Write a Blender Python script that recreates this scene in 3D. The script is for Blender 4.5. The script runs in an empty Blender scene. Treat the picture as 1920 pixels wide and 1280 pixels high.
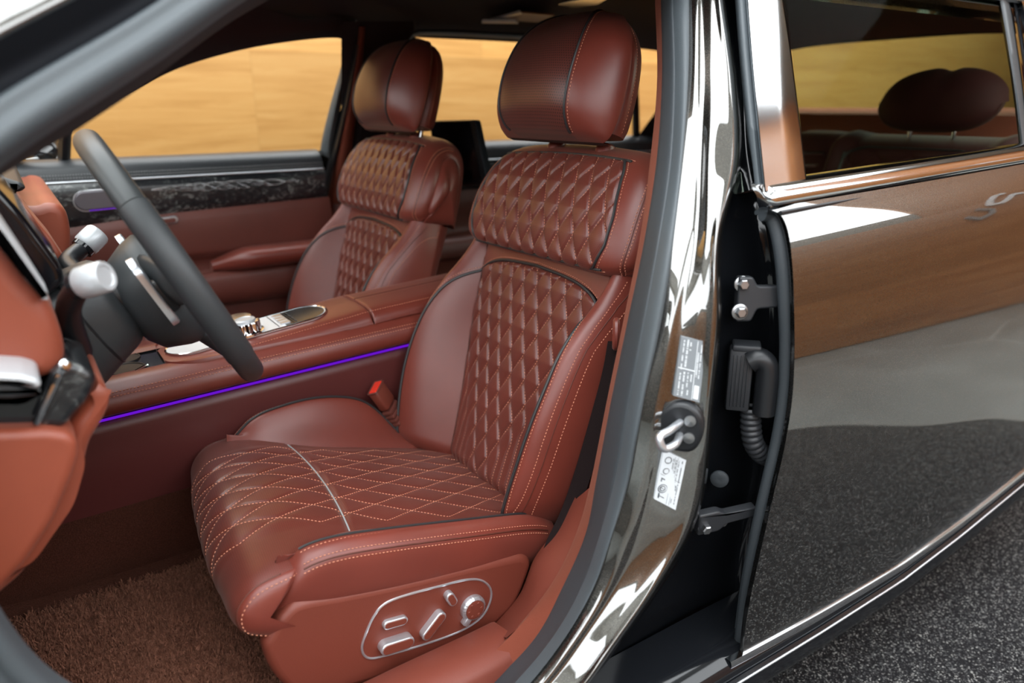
import bpy, math, random
import numpy as np
from mathutils import Vector, Matrix
SC = bpy.context.scene
COL = SC.collection
random.seed(7); RNG = np.random.default_rng(7)
PI = math.pi

# ------------------------------------------------------------------ camera model (real position in the showroom, metres)
CAM_POS = np.array([-0.9253, -1.5039, 1.1248]); CAM_HEAD, CAM_PITCH, CAM_ROLL, CAM_F = 56.0185, 17.891, -0.3333, 1380.2
def cam_axes():
    h, t, r = np.radians([CAM_HEAD, CAM_PITCH, CAM_ROLL])
    fw = np.array([np.cos(h)*np.cos(t), np.sin(h)*np.cos(t), -np.sin(t)])
    rt = np.array([np.sin(h), -np.cos(h), 0.0]); up = np.cross(rt, fw)
    return fw, np.cos(r)*rt+np.sin(r)*up, -np.sin(r)*rt+np.cos(r)*up
CF, CR, CU = cam_axes()
def ray(u, v): return CF+CR*(u-960)/CAM_F-CU*(v-640)/CAM_F
def on_y(u, v, y):
    d = ray(u, v); return CAM_POS+d*((y-CAM_POS[1])/d[1])
def on_x(u, v, x):
    d = ray(u, v); return CAM_POS+d*((x-CAM_POS[0])/d[0])
def on_z(u, v, z):
    d = ray(u, v); return CAM_POS+d*((z-CAM_POS[2])/d[2])
# side of the car: outer surface y as a function of height
SIDE_Z = [0.0, .18, .26, .33, .45, .56, .70, .80, .88, .93, .97, 1.0, 1.04, 1.10, 1.25, 1.42, 1.6]
SIDE_Y = [-.86, -.885, -.905, -.914, -.926, -.933, -.936, -.932, -.924, -.914, -.900, -.878, -.852, -.818, -.725, -.60, -.45]
_sd = None
def side_y(z):
    global _sd
    if _sd is None: _sd = smooth_table(SIDE_Z, SIDE_Y)
    return np.interp(z, _sd[0], _sd[1])
def smooth_table(xs, ys, w=.035):
    x = np.linspace(xs[0]-.1, xs[-1]+.1, 2400); y = np.interp(x, xs, ys); k = np.exp(-.5*(np.arange(-150, 151)*(x[1]-x[0])/(w*.6))**2); k /= k.sum()
    return x, np.convolve(np.pad(y, 150, mode='edge'), k, 'valid')
def on_side(u, v, off=0.0):
    """point where a sight line meets the car's side surface moved inwards by off"""
    d = ray(u, v); lo, hi = .3, 2.2
    for _ in range(50):
        m = .5*(lo+hi); p = CAM_POS+d*m
        if p[1] < side_y(p[2])+off: lo = m
        else: hi = m
    return CAM_POS+d*lo

# ------------------------------------------------------------------ objects
def tag(o, label=None, cat=None, group=None, kind=None):
    if label: o['label'] = label
    if cat: o['category'] = cat
    if group: o['group'] = group
    if kind: o['kind'] = kind
    return o
def empty(name, loc=(0, 0, 0), label=None, cat=None, group=None):
    o = bpy.data.objects.new(name, None); COL.objects.link(o); o.location = loc; o.empty_display_size = .05
    return tag(o, label, cat, group)
def link(name, me, mat, parent=None, label=None):
    o = bpy.data.objects.new(name, me); COL.objects.link(o)
    if mat is not None: me.materials.append(mat)
    if parent is not None:
        o.parent = parent
        # geometry is written in world coordinates
        off = Vector((0, 0, 0)); p = parent
        while p is not None: off += Vector(p.location); p = p.parent
        me.transform(Matrix.Translation(-off))
    if label: o['label'] = label
    return o
class MB:
    """collects geometry in world coordinates, then links it as one mesh object"""
    def __init__(s): s.v = []; s.f = []; s.uv = []; s.n = 0; s.has_uv = False
    def add(s, V, F, UV=None):
        V = np.asarray(V, float).reshape(-1, 3); s.v.append(V)
        s.f += [tuple(int(i)+s.n for i in f) for f in F]
        s.uv.append(np.zeros((len(V), 2)) if UV is None else np.asarray(UV, float).reshape(-1, 2))
        if UV is not None: s.has_uv = True
        s.n += len(V); return s
    def grid(s, P, closeu=False, closev=False, UV=None, capu=False, flip=False):
        P = np.asarray(P, float); nu, nv = P.shape[:2]
        iu = np.arange(nu if closeu else nu-1); iv = np.arange(nv if closev else nv-1)
        a, b = np.meshgrid(iu, iv, indexing='ij'); a2 = (a+1) % nu; b2 = (b+1) % nv
        q = np.stack([a*nv+b, a2*nv+b, a2*nv+b2, a*nv+b2], -1).reshape(-1, 4)
        if flip: q = q[:, ::-1]
        F = q.tolist()
        if capu:
            F.append(list(range(nv))[::-1] if not flip else list(range(nv)))
            l = list(range((nu-1)*nv, nu*nv)); F.append(l if not flip else l[::-1])
        return s.add(P.reshape(-1, 3), F, UV)
    def tube(s, pts, r, n=8, closed=False, caps=True, up=None, flat=1.0):
        pts = np.asarray(pts, float); m = len(pts); r = np.broadcast_to(np.asarray(r, float), (m,))
        if closed: tg = np.roll(pts, -1, 0)-np.roll(pts, 1, 0)
        else: tg = np.gradient(pts, axis=0)
        tg /= np.linalg.norm(tg, axis=1)[:, None]+1e-12
        ref = np.array(up if up is not None else ((0, 0, 1) if abs(tg[0][2]) < .9 else (1, 0, 0)), float)
        A = np.empty_like(pts); x = ref-tg[0]*np.dot(ref, tg[0]); x /= np.linalg.norm(x)
        for i in range(m):
            x = (ref if up is not None else x); x = x-tg[i]*np.dot(x, tg[i]); x = x/(np.linalg.norm(x)+1e-12); A[i] = x
        Bn = np.cross(tg, A); th = np.linspace(0, 2*PI, n, endpoint=False)
        P = pts[:, None]+r[:, None, None]*(np.cos(th)[None, :, None]*A[:, None]*flat+np.sin(th)[None, :, None]*Bn[:, None])
        return s.grid(P, closeu=closed, closev=True, capu=caps and not closed, flip=True)
    def box(s, c, size, R=None, bev=.15, seg=2):
        """rounded box: centre, full size, 3x3 rotation; bev in metres"""
        h = np.array(size, float)/2; b = min(bev, h.min()*.98)
        n = 2*(seg+1); pts = []
        g = []
        for i in range(n): # latitude
            k = i if i <= seg else i-seg-1
            a = (-PI/2+ (PI/2)*k/seg) if i <= seg else (PI/2)*k/seg
            cz = (-1 if i <= seg else 1)*(h[2]-b)+b*math.sin(a); rr = b*math.cos(a); ring = []
            for qd in range(4):
                sx, sy = ((1, 1), (-1, 1), (-1, -1), (1, -1))[qd]
                for j in range(seg+1):
                    an = qd*PI/2+(PI/2)*j/seg
                    ring.append((sx*(h[0]-b)+rr*math.cos(an), sy*(h[1]-b)+rr*math.sin(an), cz))
            g.append(ring)
        P = np.array(g)
        if R is not None: P = P@np.asarray(R, float).T
        return s.grid(P+np.array(c, float), closev=True, capu=True, flip=True)
    def lathe(s, prof, c, axis=(0, 0, 1), n=32, wob=None, caps=True):
        """prof: (radius, height along axis)"""
        ax = np.array(axis, float); ax /= np.linalg.norm(ax); t = np.array((1, 0, 0) if abs(ax[0]) < .8 else (0, 1, 0), float)
        x = t-ax*np.dot(t, ax); x /= np.linalg.norm(x); y = np.cross(ax, x); th = np.linspace(0, 2*PI, n, endpoint=False)
        pr = np.array(prof, float); R = np.broadcast_to(pr[:, 0][:, None], (len(pr), n)).copy()
        if wob is not None: R = R*wob(np.arange(len(pr))[:, None], th[None])
        P = np.array(c, float)+R[..., None]*(np.cos(th)[None, :, None]*x+np.sin(th)[None, :, None]*y)+pr[:, 1][:, None, None]*ax
        return s.grid(P, closev=True, capu=caps, flip=True)
    def prism(s, poly, o, ex, ey, ez, d, bev=0.0, seg=3, crown=0.0):
        """closed 2D outline in the frame (o; ex, ey), extruded along ez by d with rounded rim on the far side"""
        P2 = np.array(poly, float); o, ex, ey, ez = [np.array(q, float) for q in (o, ex, ey, ez)]
        area = .5*np.sum(P2[:, 0]*np.roll(P2[:, 1], -1)-P2[:, 1]*np.roll(P2[:, 0], -1))
        if area < 0: P2 = P2[::-1]
        e = np.roll(P2, -1, 0)-P2; e /= np.linalg.norm(e, axis=1)[:, None]+1e-12; nr = np.stack([e[:, 1], -e[:, 0]], 1)
        nn = nr+np.roll(nr, 1, 0); nn /= np.maximum((nn*nr).sum(1), .35)[:, None]
        nn = nn/ np.maximum(1, np.linalg.norm(nn, axis=1)/1.6)[:, None]
        rings = [(P2, 0.0)]
        if bev > 0:
            for k in range(seg+1):
                a = PI/2*k/seg; rings.append((P2-nn*bev*(1-math.cos(a)), d-bev+bev*math.sin(a)))
        else: rings.append((P2, d))
        V = np.array([[o+ex*p[0]+ey*p[1]+ez*h for p in R] for R, h in rings])
        hand = np.dot(np.cross(ex, ey), ez) > 0
        if crown:
            s.grid(V, closev=True, flip=hand); R, h = rings[-1]; c = R.mean(0); b = s.n-len(P2)
            K = 6; last = b
            W = []
            for k in range(1, K+1):
                q = k/K; W.append([o+ex*p[0]+ey*p[1]+ez*(h+crown*(1-(1-q)**2)) for p in R*(1-q*.98)+c*q*.98])
            G = np.concatenate([V[-1:], np.array(W)]); return s.grid(G, closev=True, capu=False, flip=hand).add(np.array(W[-1]), [list(range(len(P2))) if hand else list(range(len(P2)))[::-1]])
        return s.grid(V, closev=True, capu=True, flip=hand)
    def build(s, name, mat, parent=None, label=None, smooth=35, kind=None):
        me = bpy.data.meshes.new(name); V = np.concatenate(s.v)
        me.from_pydata(V.tolist(), [], s.f)
        if s.has_uv:
            UV = np.concatenate(s.uv); l = me.uv_layers.new(name='UVMap'); li = np.empty(len(me.loops), np.int32)
            me.loops.foreach_get('vertex_index', li); l.data.foreach_set('uv', UV[li].astype(np.float32).ravel())
        me.polygons.foreach_set('use_smooth', np.ones(len(me.polygons), bool))
        if smooth is not None and smooth < 180: me.set_sharp_from_angle(angle=math.radians(smooth))
        me.update(); o = link(name, me, mat, parent, label)
        if kind: o['kind'] = kind
        return o
def one(name, mat, parent, fn, *a, label=None, smooth=35, **k):
    m = MB(); getattr(m, fn)(*a, **k); return m.build(name, mat, parent, label, smooth)
def copy_tree(o, parent=None):
    c = o.copy(); COL.objects.link(c)
    if parent is not None: c.parent = parent
    for ch in list(o.children): copy_tree(ch, c)
    return c
# ------------------------------------------------------------------ curves
def cr(pts, n=60, closed=False):
    """Catmull-Rom through points, n samples, about even in arc length"""
    P = np.asarray(pts, float); k = len(P)
    if closed: Q = np.vstack([P[-1:], P, P[:2]]); segs = k
    else: Q = np.vstack([2*P[0]-P[1], P, 2*P[-1]-P[-2]]); segs = k-1
    t = np.linspace(0, 1, 24, endpoint=False)[:, None]; out = []
    for i in range(segs):
        a, b, c, d = Q[i:i+4]
        out.append(.5*(2*b+(c-a)*t+(2*a-5*b+4*c-d)*t*t+(3*b-a-3*c+d)*t**3))
    O = np.vstack(out+([O0[:1] for O0 in out[:1]] if closed else [P[-1:]]))
    L = np.concatenate([[0], np.cumsum(np.linalg.norm(np.diff(O, axis=0), axis=1))])
    s = np.linspace(0, L[-1], n, endpoint=not closed)
    return np.stack([np.interp(s, L, O[:, j]) for j in range(O.shape[1])], 1)
def poly(pts, n):
    P = np.asarray(pts, float); L = np.concatenate([[0], np.cumsum(np.linalg.norm(np.diff(P, axis=0), axis=1))])
    s = np.linspace(0, L[-1], n); return np.stack([np.interp(s, L, P[:, j]) for j in range(P.shape[1])], 1)
def rounded(pts, r, seg=5):
    """round the corners of a closed outline"""
    P = np.asarray(pts, float); out = []; n = len(P); rr = r if hasattr(r, '__len__') else [r]*n
    for i in range(n):
        a, b, c = P[i-1], P[i], P[(i+1) % n]; u = a-b; w = c-b; lu = np.linalg.norm(u); lw = np.linalg.norm(w); u = u/lu; w = w/lw
        k = min(rr[i], lu*.48, lw*.48)
        for j in range(seg+1):
            t = j/seg; out.append((1-t)**2*(b+u*k)+2*t*(1-t)*b+t*t*(b+w*k))
    return np.array(out)
def pill(cx, cy, L, W, ang=0, n=10):
    r = W/2; a = np.linspace(-PI/2, PI/2, n); q = np.concatenate([np.stack([L/2-r+r*np.cos(a), r*np.sin(a)], 1), np.stack([-(L/2-r)-r*np.cos(a), -r*np.sin(a)], 1)])
    c, s_ = math.cos(ang), math.sin(ang); return np.stack([cx+c*q[:, 0]-s_*q[:, 1], cy+s_*q[:, 0]+c*q[:, 1]], 1)
def lut(xs, ys): return lambda x: np.interp(x, xs, ys)
def slut(xs, ys):
    """smooth interpolation table"""
    q = cr(np.stack([xs, ys], 1), 200); return lambda x: np.interp(x, q[:, 0], q[:, 1])
def sstep(a, b, x):
    t = np.clip((x-a)/(b-a), 0, 1); return t*t*(3-2*t)
def normal_at(fn, a, b, e=8e-4):
    du = fn(a+e, b)-fn(a-e, b); dv = fn(a, b+e)-fn(a, b-e); n = np.cross(du, dv); return n/(np.linalg.norm(n, axis=-1)[..., None]+1e-12)
def stitches(mb, pts, nrm, pitch=.0056, length=.0042, r=.0008, lift=.0003):
    """a row of short threads along a polyline of points on a surface"""
    pts = np.asarray(pts, float); L = np.concatenate([[0], np.cumsum(np.linalg.norm(np.diff(pts, axis=0), axis=1))])
    if L[-1] < pitch: return
    s = np.arange(pitch*.5, L[-1], pitch)
    at = lambda q: np.stack([np.interp(q, L, pts[:, j]) for j in range(3)], 1)
    c0 = at(np.clip(s-length/2, 0, L[-1])); c1 = at(np.clip(s+length/2, 0, L[-1])); N = np.stack([np.interp(s, L, nrm[:, j]) for j in range(3)], 1)
    d = c1-c0; ln = np.linalg.norm(d, axis=1); ok = ln > length*.3; c0, c1, N, d = c0[ok], c1[ok], N[ok], d[ok]/ln[ok][:, None]
    Bn = np.cross(d, N); Bn /= np.linalg.norm(Bn, axis=1)[:, None]+1e-12; m = len(c0)
    if m == 0: return
    up = N*(lift+r); V = np.empty((m, 10, 3))
    V[:, 0] = c0+N*lift*.2; V[:, 9] = c1+N*lift*.2
    for k, f in enumerate((.25, .75)):
        c = c0+(c1-c0)*f+N*lift
        V[:, 1+4*k] = c+N*r; V[:, 2+4*k] = c+Bn*r; V[:, 3+4*k] = c-N*r; V[:, 4+4*k] = c-Bn*r
    F0 = []
    for j in range(4):
        j2 = (j+1) % 4; F0 += [(0, 1+j2, 1+j), (1+j, 1+j2, 5+j2, 5+j), (5+j, 5+j2, 9)]
    F = [tuple(i*10+q for q in f) for i in range(m) for f in F0]
    mb.add(V.reshape(-1, 3), F)
def rot(ax, deg):
    return np.array(Matrix.Rotation(math.radians(deg), 3, Vector(ax)))
# ------------------------------------------------------------------ materials (procedural)
class NT:
    def __init__(s, name):
        s.m = bpy.data.materials.new(name); s.m.use_nodes = True; s.t = s.m.node_tree; s.t.nodes.clear()
        s.out = s.n('ShaderNodeOutputMaterial')
    def n(s, kind, **kw):
        o = s.t.nodes.new(kind)
        for k, v in kw.items():
            if k.startswith('i_'): o.inputs[k[2:].replace('_', ' ')].default_value = v
            else: setattr(o, k, v)
        return o
    def l(s, a, b): s.t.links.new(a, b)
    def bsdf(s, col, rough=.5, metal=0, spec=.5, coat=0, coat_rough=.03, sheen=0, **kw):
        b = s.n('ShaderNodeBsdfPrincipled'); b.inputs['Base Color'].default_value = (*col, 1); b.inputs['Roughness'].default_value = rough
        b.inputs['Metallic'].default_value = metal; b.inputs['Specular IOR Level'].default_value = spec
        b.inputs['Coat Weight'].default_value = coat; b.inputs['Coat Roughness'].default_value = coat_rough; b.inputs['Sheen Weight'].default_value = sheen
        for k, v in kw.items(): b.inputs[k].default_value = v
        s.l(b.outputs[0], s.out.inputs[0]); s.b = b; return b
    def coord(s, which='Object', scale=(1, 1, 1), rot=(0, 0, 0)):
        c = s.n('ShaderNodeTexCoord'); m = s.n('ShaderNodeMapping'); m.inputs['Scale'].default_value = scale; m.inputs['Rotation'].default_value = rot
        s.l(c.outputs[which], m.inputs[0]); return m.outputs[0]
    def noise(s, co, scale, detail=3, rough=.5, dist=0):
        x = s.n('ShaderNodeTexNoise'); x.inputs['Scale'].default_value = scale; x.inputs['Detail'].default_value = detail; x.inputs['Roughness'].default_value = rough; x.inputs['Distortion'].default_value = dist
        s.l(co, x.inputs['Vector']); return x.outputs['Fac']
    def ramp(s, fac, stops):
        r = s.n('ShaderNodeValToRGB'); e = r.color_ramp.elements
        while len(e) < len(stops): e.new(.5)
        for q, (p, c) in zip(e, stops): q.position = p; q.color = (*c, 1) if len(c) == 3 else c
        s.l(fac, r.inputs[0]); return r.outputs[0]
    def math(s, op, a, b=None, c=None, clamp=False):
        m = s.n('ShaderNodeMath', operation=op); m.use_clamp = clamp
        for i, q in enumerate((a, b, c)):
            if q is None: continue
            if hasattr(q, 'is_linked'): s.l(q, m.inputs[i])
            else: m.inputs[i].default_value = q
        return m.outputs[0]
    def mix(s, fac, a, b):
        m = s.n('ShaderNodeMix', data_type='RGBA')
        for sock, q in ((m.inputs[0], fac), (m.inputs[6], a), (m.inputs[7], b)):
            if hasattr(q, 'is_linked'): s.l(q, sock)
            elif hasattr(q, '__len__'): sock.default_value = (*q, 1)
            else: sock.default_value = q
        return m.outputs[2]
    def bump(s, h, strength=.3, dist=.001, normal=None):
        b = s.n('ShaderNodeBump'); b.inputs['Strength'].default_value = strength; b.inputs['Distance'].default_value = dist
        s.l(h, b.inputs['Height'])
        if normal is not None: s.l(normal, b.inputs['Normal'])
        s.l(b.outputs[0], s.b.inputs['Normal']); return b.outputs[0]
    def setc(s, c): s.l(c, s.b.inputs['Base Color'])
def leather(name, col, rough=.37, perf=0.0, perf_strength=.7, spec=.6):
    t = NT(name); t.bsdf(col, rough, spec=spec, sheen=.08)
    t.b.inputs['Sheen Roughness'].default_value = .5; t.b.inputs['Sheen Tint'].default_value = (1, .8, .72, 1)
    co = t.coord(); n1 = t.noise(co, 9, 3); n2 = t.noise(co, 900, 2, .6)
    base = t.ramp(n1, [(.3, tuple(c*.9 for c in col)), (.7, tuple(min(1, c*1.1) for c in col))])
    v = t.n('ShaderNodeTexVoronoi', feature='DISTANCE_TO_EDGE'); v.inputs['Scale'].default_value = 700; t.l(co, v.inputs['Vector'])
    h = t.math('ADD', t.math('MULTIPLY', t.math('MINIMUM', v.outputs['Distance'], .3), 1.2), t.math('MULTIPLY', n2, .5))
    nb = t.bump(h, .16, .0006)
    if perf > 0: # punched holes on a staggered grid, in metres of the UV map
        uv = t.coord('UV', (1/perf, 1/(perf*.87), 1)); sp = t.n('ShaderNodeSeparateXYZ'); t.l(uv, sp.inputs[0])
        row = t.math('FLOOR', sp.outputs[1]); odd = t.math('MULTIPLY', t.math('MODULO', t.math('ABSOLUTE', row), 2.0), .5)
        fx = t.math('SUBTRACT', t.math('FRACT', t.math('ADD', sp.outputs[0], odd)), .5); fy = t.math('SUBTRACT', t.math('FRACT', sp.outputs[1]), .5)
        d = t.math('SQRT', t.math('ADD', t.math('MULTIPLY', fx, fx), t.math('MULTIPLY', fy, fy)))
        hole = t.math('SUBTRACT', 1.0, t.math('SMOOTH_MIN', t.math('DIVIDE', d, .27), 1.0, .25), clamp=True)
        hole = t.math('GREATER_THAN', .25, d)
        base = t.mix(t.math('MULTIPLY', hole, perf_strength), base, tuple(c*.12 for c in col))
    t.setc(base); return t.m
def plain(name, col, rough=.5, metal=0, spec=.5, bump=0, bscale=600, coat=0, **kw):
    t = NT(name); t.bsdf(col, rough, metal, spec, coat, **kw)
    if bump:
        t.bump(t.noise(t.coord(), bscale, 2), bump, .0008)
    return t.m
def glass(name, tint=(.9, .95, .93), refl=1.0, ior=1.5):
    t = NT(name); tr = t.n('ShaderNodeBsdfTransparent'); tr.inputs[0].default_value = (*tint, 1)
    g = t.n('ShaderNodeBsdfGlossy'); g.inputs['Roughness'].default_value = 0.0; g.inputs[0].default_value = (refl, refl, refl, 1)
    lw = t.n('ShaderNodeLayerWeight'); lw.inputs[0].default_value = .5
    f = t.math('MULTIPLY_ADD', t.math('POWER', lw.outputs['Facing'], 5.0), .96, .04); m = t.n('ShaderNodeMixShader')
    t.l(f, m.inputs[0]); t.l(tr.outputs[0], m.inputs[1]); t.l(g.outputs[0], m.inputs[2]); t.l(m.outputs[0], t.out.inputs[0]); return t.m
def emit(name, col, st):
    t = NT(name); e = t.n('ShaderNodeEmission'); e.inputs[0].default_value = (*col, 1); e.inputs[1].default_value = st; t.l(e.outputs[0], t.out.inputs[0]); return t.m
LC = (.168, .031, .0195)
M = {}
M['leather'] = leather('seat_leather', LC)
M['leather_perf'] = leather('perforated_leather', (.142, .029, .019), perf=.0034, perf_strength=.55)
M['leather_dots'] = leather('headrest_perforated_leather', (.115, .027, .0195), perf=.0052, perf_strength=.85)
M['dash_leather'] = leather('dash_leather', (.26, .054, .025), .45)
M['dark_leather'] = leather('dark_red_leather', (.125, .030, .020), .45)
M['burgundy'] = plain('console_side_leather', (.10, .022, .020), .42, bump=.15)
M['thread'] = plain('orange_thread', (.62, .25, .15), .55)
M['thread_grey'] = plain('grey_thread', (.35, .36, .36), .6)
M['piping'] = plain('charcoal_piping', (.028, .026, .027), .45)
M['seam'] = plain('seam_leather', (.10, .025, .015), .5)
M['trim_plastic'] = plain('red_brown_plastic', (.168, .036, .021), .50, bump=.25, bscale=900)
M['black_leather'] = plain('black_leather', (.026, .029, .033), .42, bump=.25, bscale=700)
M['soft_grey'] = plain('charcoal_soft_plastic', (.034, .038, .041), .46, bump=.2, bscale=900)
M['wheel_leather'] = plain('smooth_black_leather', (.032, .036, .038), .42, bump=.12, bscale=900)
M['rubber'] = plain('black_rubber', (.035, .042, .048), .55, bump=.25, bscale=500)
M['seal_grey'] = plain('grey_flocked_seal', (.060, .072, .080), .50, bump=.35, bscale=700)
M['black'] = plain('black_plastic', (.010, .011, .013), .38)
M['gloss_black'] = plain('gloss_black', (.008, .009, .011), .10)
M['chrome'] = plain('chrome', (.82, .84, .86), .10, 1)
M['satin'] = plain('satin_silver', (.66, .69, .73), .28, .8)
M['white_satin'] = plain('pale_silver', (.52, .54, .56), .36, .25)
M['steel'] = plain('bolt_steel', (.42, .43, .44), .35, 1)
M['red'] = plain('red_button', (.75, .035, .015), .3)
M['grey_plastic'] = plain('grey_plastic', (.12, .14, .15), .5)
M['hinge_black'] = plain('hinge_black', (.028, .030, .034), .42)
M['panel_silver'] = plain('panel_silver', (.74, .76, .79), .32, .15)
M['grille'] = plain('mauve_grey_grille', (.13, .12, .135), .4, .5)
M['belt'] = plain('belt_webbing', (.012, .007, .007), .8, spec=.1, bump=.6, bscale=800)
M['label'] = plain('white_label', (.66, .70, .73), .45)
M['label_grey'] = plain('grey_label', (.20, .22, .235), .4)
M['ink'] = plain('label_ink', (.05, .06, .07), .5)
M['ink_white'] = plain('label_white_print', (.75, .78, .8), .5)
M['headliner'] = plain('dark_headliner', (.020, .014, .015), .9, bump=.3, bscale=900)
M['suede'] = plain('rust_suede', (.17, .040, .022), .9, spec=.2, bump=.5, bscale=900, sheen=.12, **{'Sheen Tint': (1, .5, .35, 1)})
M['matte_black'] = plain('matte_black', (.008, .009, .012), .7, spec=.15)
M['glass'] = glass('clear_glass', (.93, .95, .93), .55)
M['tint'] = glass('tinted_glass', (.85, .93, .84), .012)
M['rear_glass'] = glass('rear_screen_glass', (.90, .96, .90), .1)
M['shaded_leather'] = leather('shaded_rear_leather', (.045, .010, .010), rough=.62, spec=.12)  # seat leather again, with the dim rear cabin's shade put into the colour
M['purple'] = emit('purple_light', (.22, .012, .95), .36)
M['screen'] = plain('dark_screen', (.006, .006, .008), .12)
# car paint: dark bronze grey with flakes under a clear coat
t = NT('bronze_grey_paint'); t.bsdf((.10, .095, .085), .36, 1.0, .5, 1.0, .008, **{'Coat IOR': 2.5})
fl = t.n('ShaderNodeTexVoronoi'); fl.inputs['Scale'].default_value = 1400; t.l(t.coord(), fl.inputs['Vector'])
t.setc(t.ramp(fl.outputs['Color'], [(.0, (.052, .050, .044)), (.75, (.076, .072, .063)), (1.0, (.18, .165, .14))])); M['paint'] = t.m
# burl wood: dark, with pale flame figure
t = NT('dark_burl_veneer'); t.bsdf((.02, .02, .022), .28, coat=.25)
co = t.coord(scale=(1, 1, 1.6)); n = t.noise(co, 38, 6, .65, 1.6); b = t.noise(co, 7, 2)
t.setc(t.ramp(t.math('MULTIPLY', n, t.math('ADD', t.math('MULTIPLY', b, .9), .55)), [(.42, (.008, .009, .011)), (.56, (.022, .024, .026)), (.72, (.22, .23, .22))])); M['burl'] = t.m
# knurled silver
M['knurl'] = plain('knurled_silver', (.70, .72, .74), .24, 1)
# carpet
def carpet(name, c0, c1, sc):
    t = NT(name); t.bsdf(c0, .95, spec=.05, sheen=.12, **{'Sheen Tint': (1, .55, .4, 1)}); co = t.coord(); n = t.noise(co, sc, 3, .7); b = t.noise(co, 6, 3)
    t.setc(t.mix(t.math('MULTIPLY', b, .5), t.ramp(n, [(.3, tuple(x*.45 for x in c0)), (.7, c1)]), c0)); t.bump(n, .9, .004); return t.m
M['carpet'] = carpet('floor_carpet', (.075, .022, .014), (.10, .032, .02), 420)
M['mat'] = carpet('deep_pile_mat', (.21, .084, .052), (.42, .185, .12), 260)
# ------------------------------------------------------------------ front seats
YC = -.372                                   # centre plane of the driver's seat
def frame(org, ang):
    a = math.radians(ang); return np.array(org, float), np.array([math.sin(a), 0, math.cos(a)]), np.array([-math.cos(a), 0, math.sin(a)])
BO, BT, BN = frame((-.235, YC, .44), 20)     # backrest: up along BT, forward along BN
def BP(y, t, n):
    y, t, n = np.broadcast_arrays(np.asarray(y, float), t, n); return BO+np.array([0., 1, 0])*y[..., None]+BT*t[..., None]+BN*n[..., None]
CA = math.radians(12); CO_ = np.array([-.235, YC, .43]); CFW = np.array([-math.cos(CA), 0, math.sin(CA)]); CUP = np.array([math.sin(CA), 0, math.cos(CA)])
def CP(a, y, m):
    a, y, m = np.broadcast_arrays(np.asarray(a, float), y, m); return CO_+CFW*a[..., None]+np.array([0., 1, 0])*y[..., None]+CUP*m[..., None]

def tri(x):
    """rounded triangle wave, period 1, +-1"""
    q = np.abs(((x+.25) % 1.0)*2-1)*2-1; return -(q*.80+np.sin(q*PI/2)*.20)
class Quilt:
    """leaf shaped diamonds between mirrored wavy lines; lines run along t, stacked along y"""
    def __init__(s, w, h, H, amp=None, t0=0.0, kmax=9, warp=None, flatk=0):
        s.w, s.h, s.H, s.t0, s.kmax = w, h, H, t0, kmax; s.amp = amp or (lambda y, t: np.ones_like(t)); s.warp = warp or (lambda y, t: y)
    def line(s, k, t):
        yk = s.w*(k+.5); A = s.amp(np.full_like(t, yk), t); return yk+((-1)**k)*.5*s.w*A*tri((t-s.t0)/s.h)*.97
    def depth(s, y, t):
        y = s.warp(y, t); out = np.zeros_like(y); ks = list(range(-s.kmax-1, s.kmax+1)); L = [s.line(k, t) for k in ks]
        for a, b in zip(L[:-1], L[1:]):
            d1 = np.clip(y-a, 0, None); d2 = np.clip(b-y, 0, None); out = np.maximum(out, np.sqrt(d1*d2)/s.w)
        return s.H*np.sqrt(np.clip(out, 0, 1.0)+1e-9)*np.clip(out*2.5, 0, 1)

# ---- lower backrest as a height field over (y, t)
bk_np = slut([-.06, 0, .06, .13, .2, .27, .33, .38, .43, .47], [.080, .090, .098, .102, .098, .085, .062, .036, .018, .012])
bk_wi = slut([-.06, .0, .1, .25, .40, .47], [.118, .122, .138, .172, .196, .205])
bk_wp = slut([-.06, .0, .1, .2, .3, .4, .47], [.196, .205, .220, .226, .224, .222, .220])
bk_wo = slut([-.06, -.03, .03, .12, .25, .36, .43, .47], [.200, .218, .256, .270, .272, .262, .248, .240])
bk_mask = lambda y, t: sstep(0, .05, (.030+.62*np.clip(t-.02, 0, 1))-np.abs(y)+.03)
q_low = Quilt(.0212, .088, .0072, amp=bk_mask, kmax=11)
def bk_top(y): return .408-.9*np.clip(np.abs(y)-.04, 0, 1)**2*1.1-6*np.clip(np.abs(y)-.15, 0, 1)**2
def bk_h(y, t, quilt=True):
    ay = np.abs(y); wi, wp, wo, npk = bk_wi(t), bk_wp(t), bk_wo(t), bk_np(t)
    s = np.clip((ay-wi)/(wp-wi), 0, 1); h = npk*(.35*s+.65*np.sin(s*PI/2))
    h = np.where(ay > wp, npk-(npk+.05)*(1-np.sqrt(np.clip(1-np.clip((ay-wp)/(wo-wp), 0, 1)**2.3, 0, 1))), h)
    h = h+.010*(1-np.clip(ay/wi, 0, 1)**2)-.016*sstep(.12, .0, t)*0
    lip = -.020*sstep(bk_top(y)-.012, bk_top(y)+.004, t)*0
    if quilt:
        ins = sstep(0, .010, wi-ay)*sstep(0, .012, bk_top(y)-t); h = h+q_low.depth(y, t)*ins-.003*(1-ins)*(ay < wi)*(t < bk_top(y))
    # rounded lower edge tucks under
    h = h-.05*np.clip((-.005-t)/.05, 0, 1)**2
    return h
def bkP(y, t): return BP(y, t, bk_h(y, t))
def pad_prof():
    return cr([(.428, -.005), (.424, .018), (.430, .036), (.446, .046), (.49, .050), (.54, .047), (.59, .036), (.625, .018), (.648, -.008), (.660, -.040), (.652, -.075), (.62, -.098), (.55, -.108), (.45, -.112)], 240)
PADC = pad_prof(); PADL = np.concatenate([[0], np.cumsum(np.linalg.norm(np.diff(PADC, axis=0), axis=1))])
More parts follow.
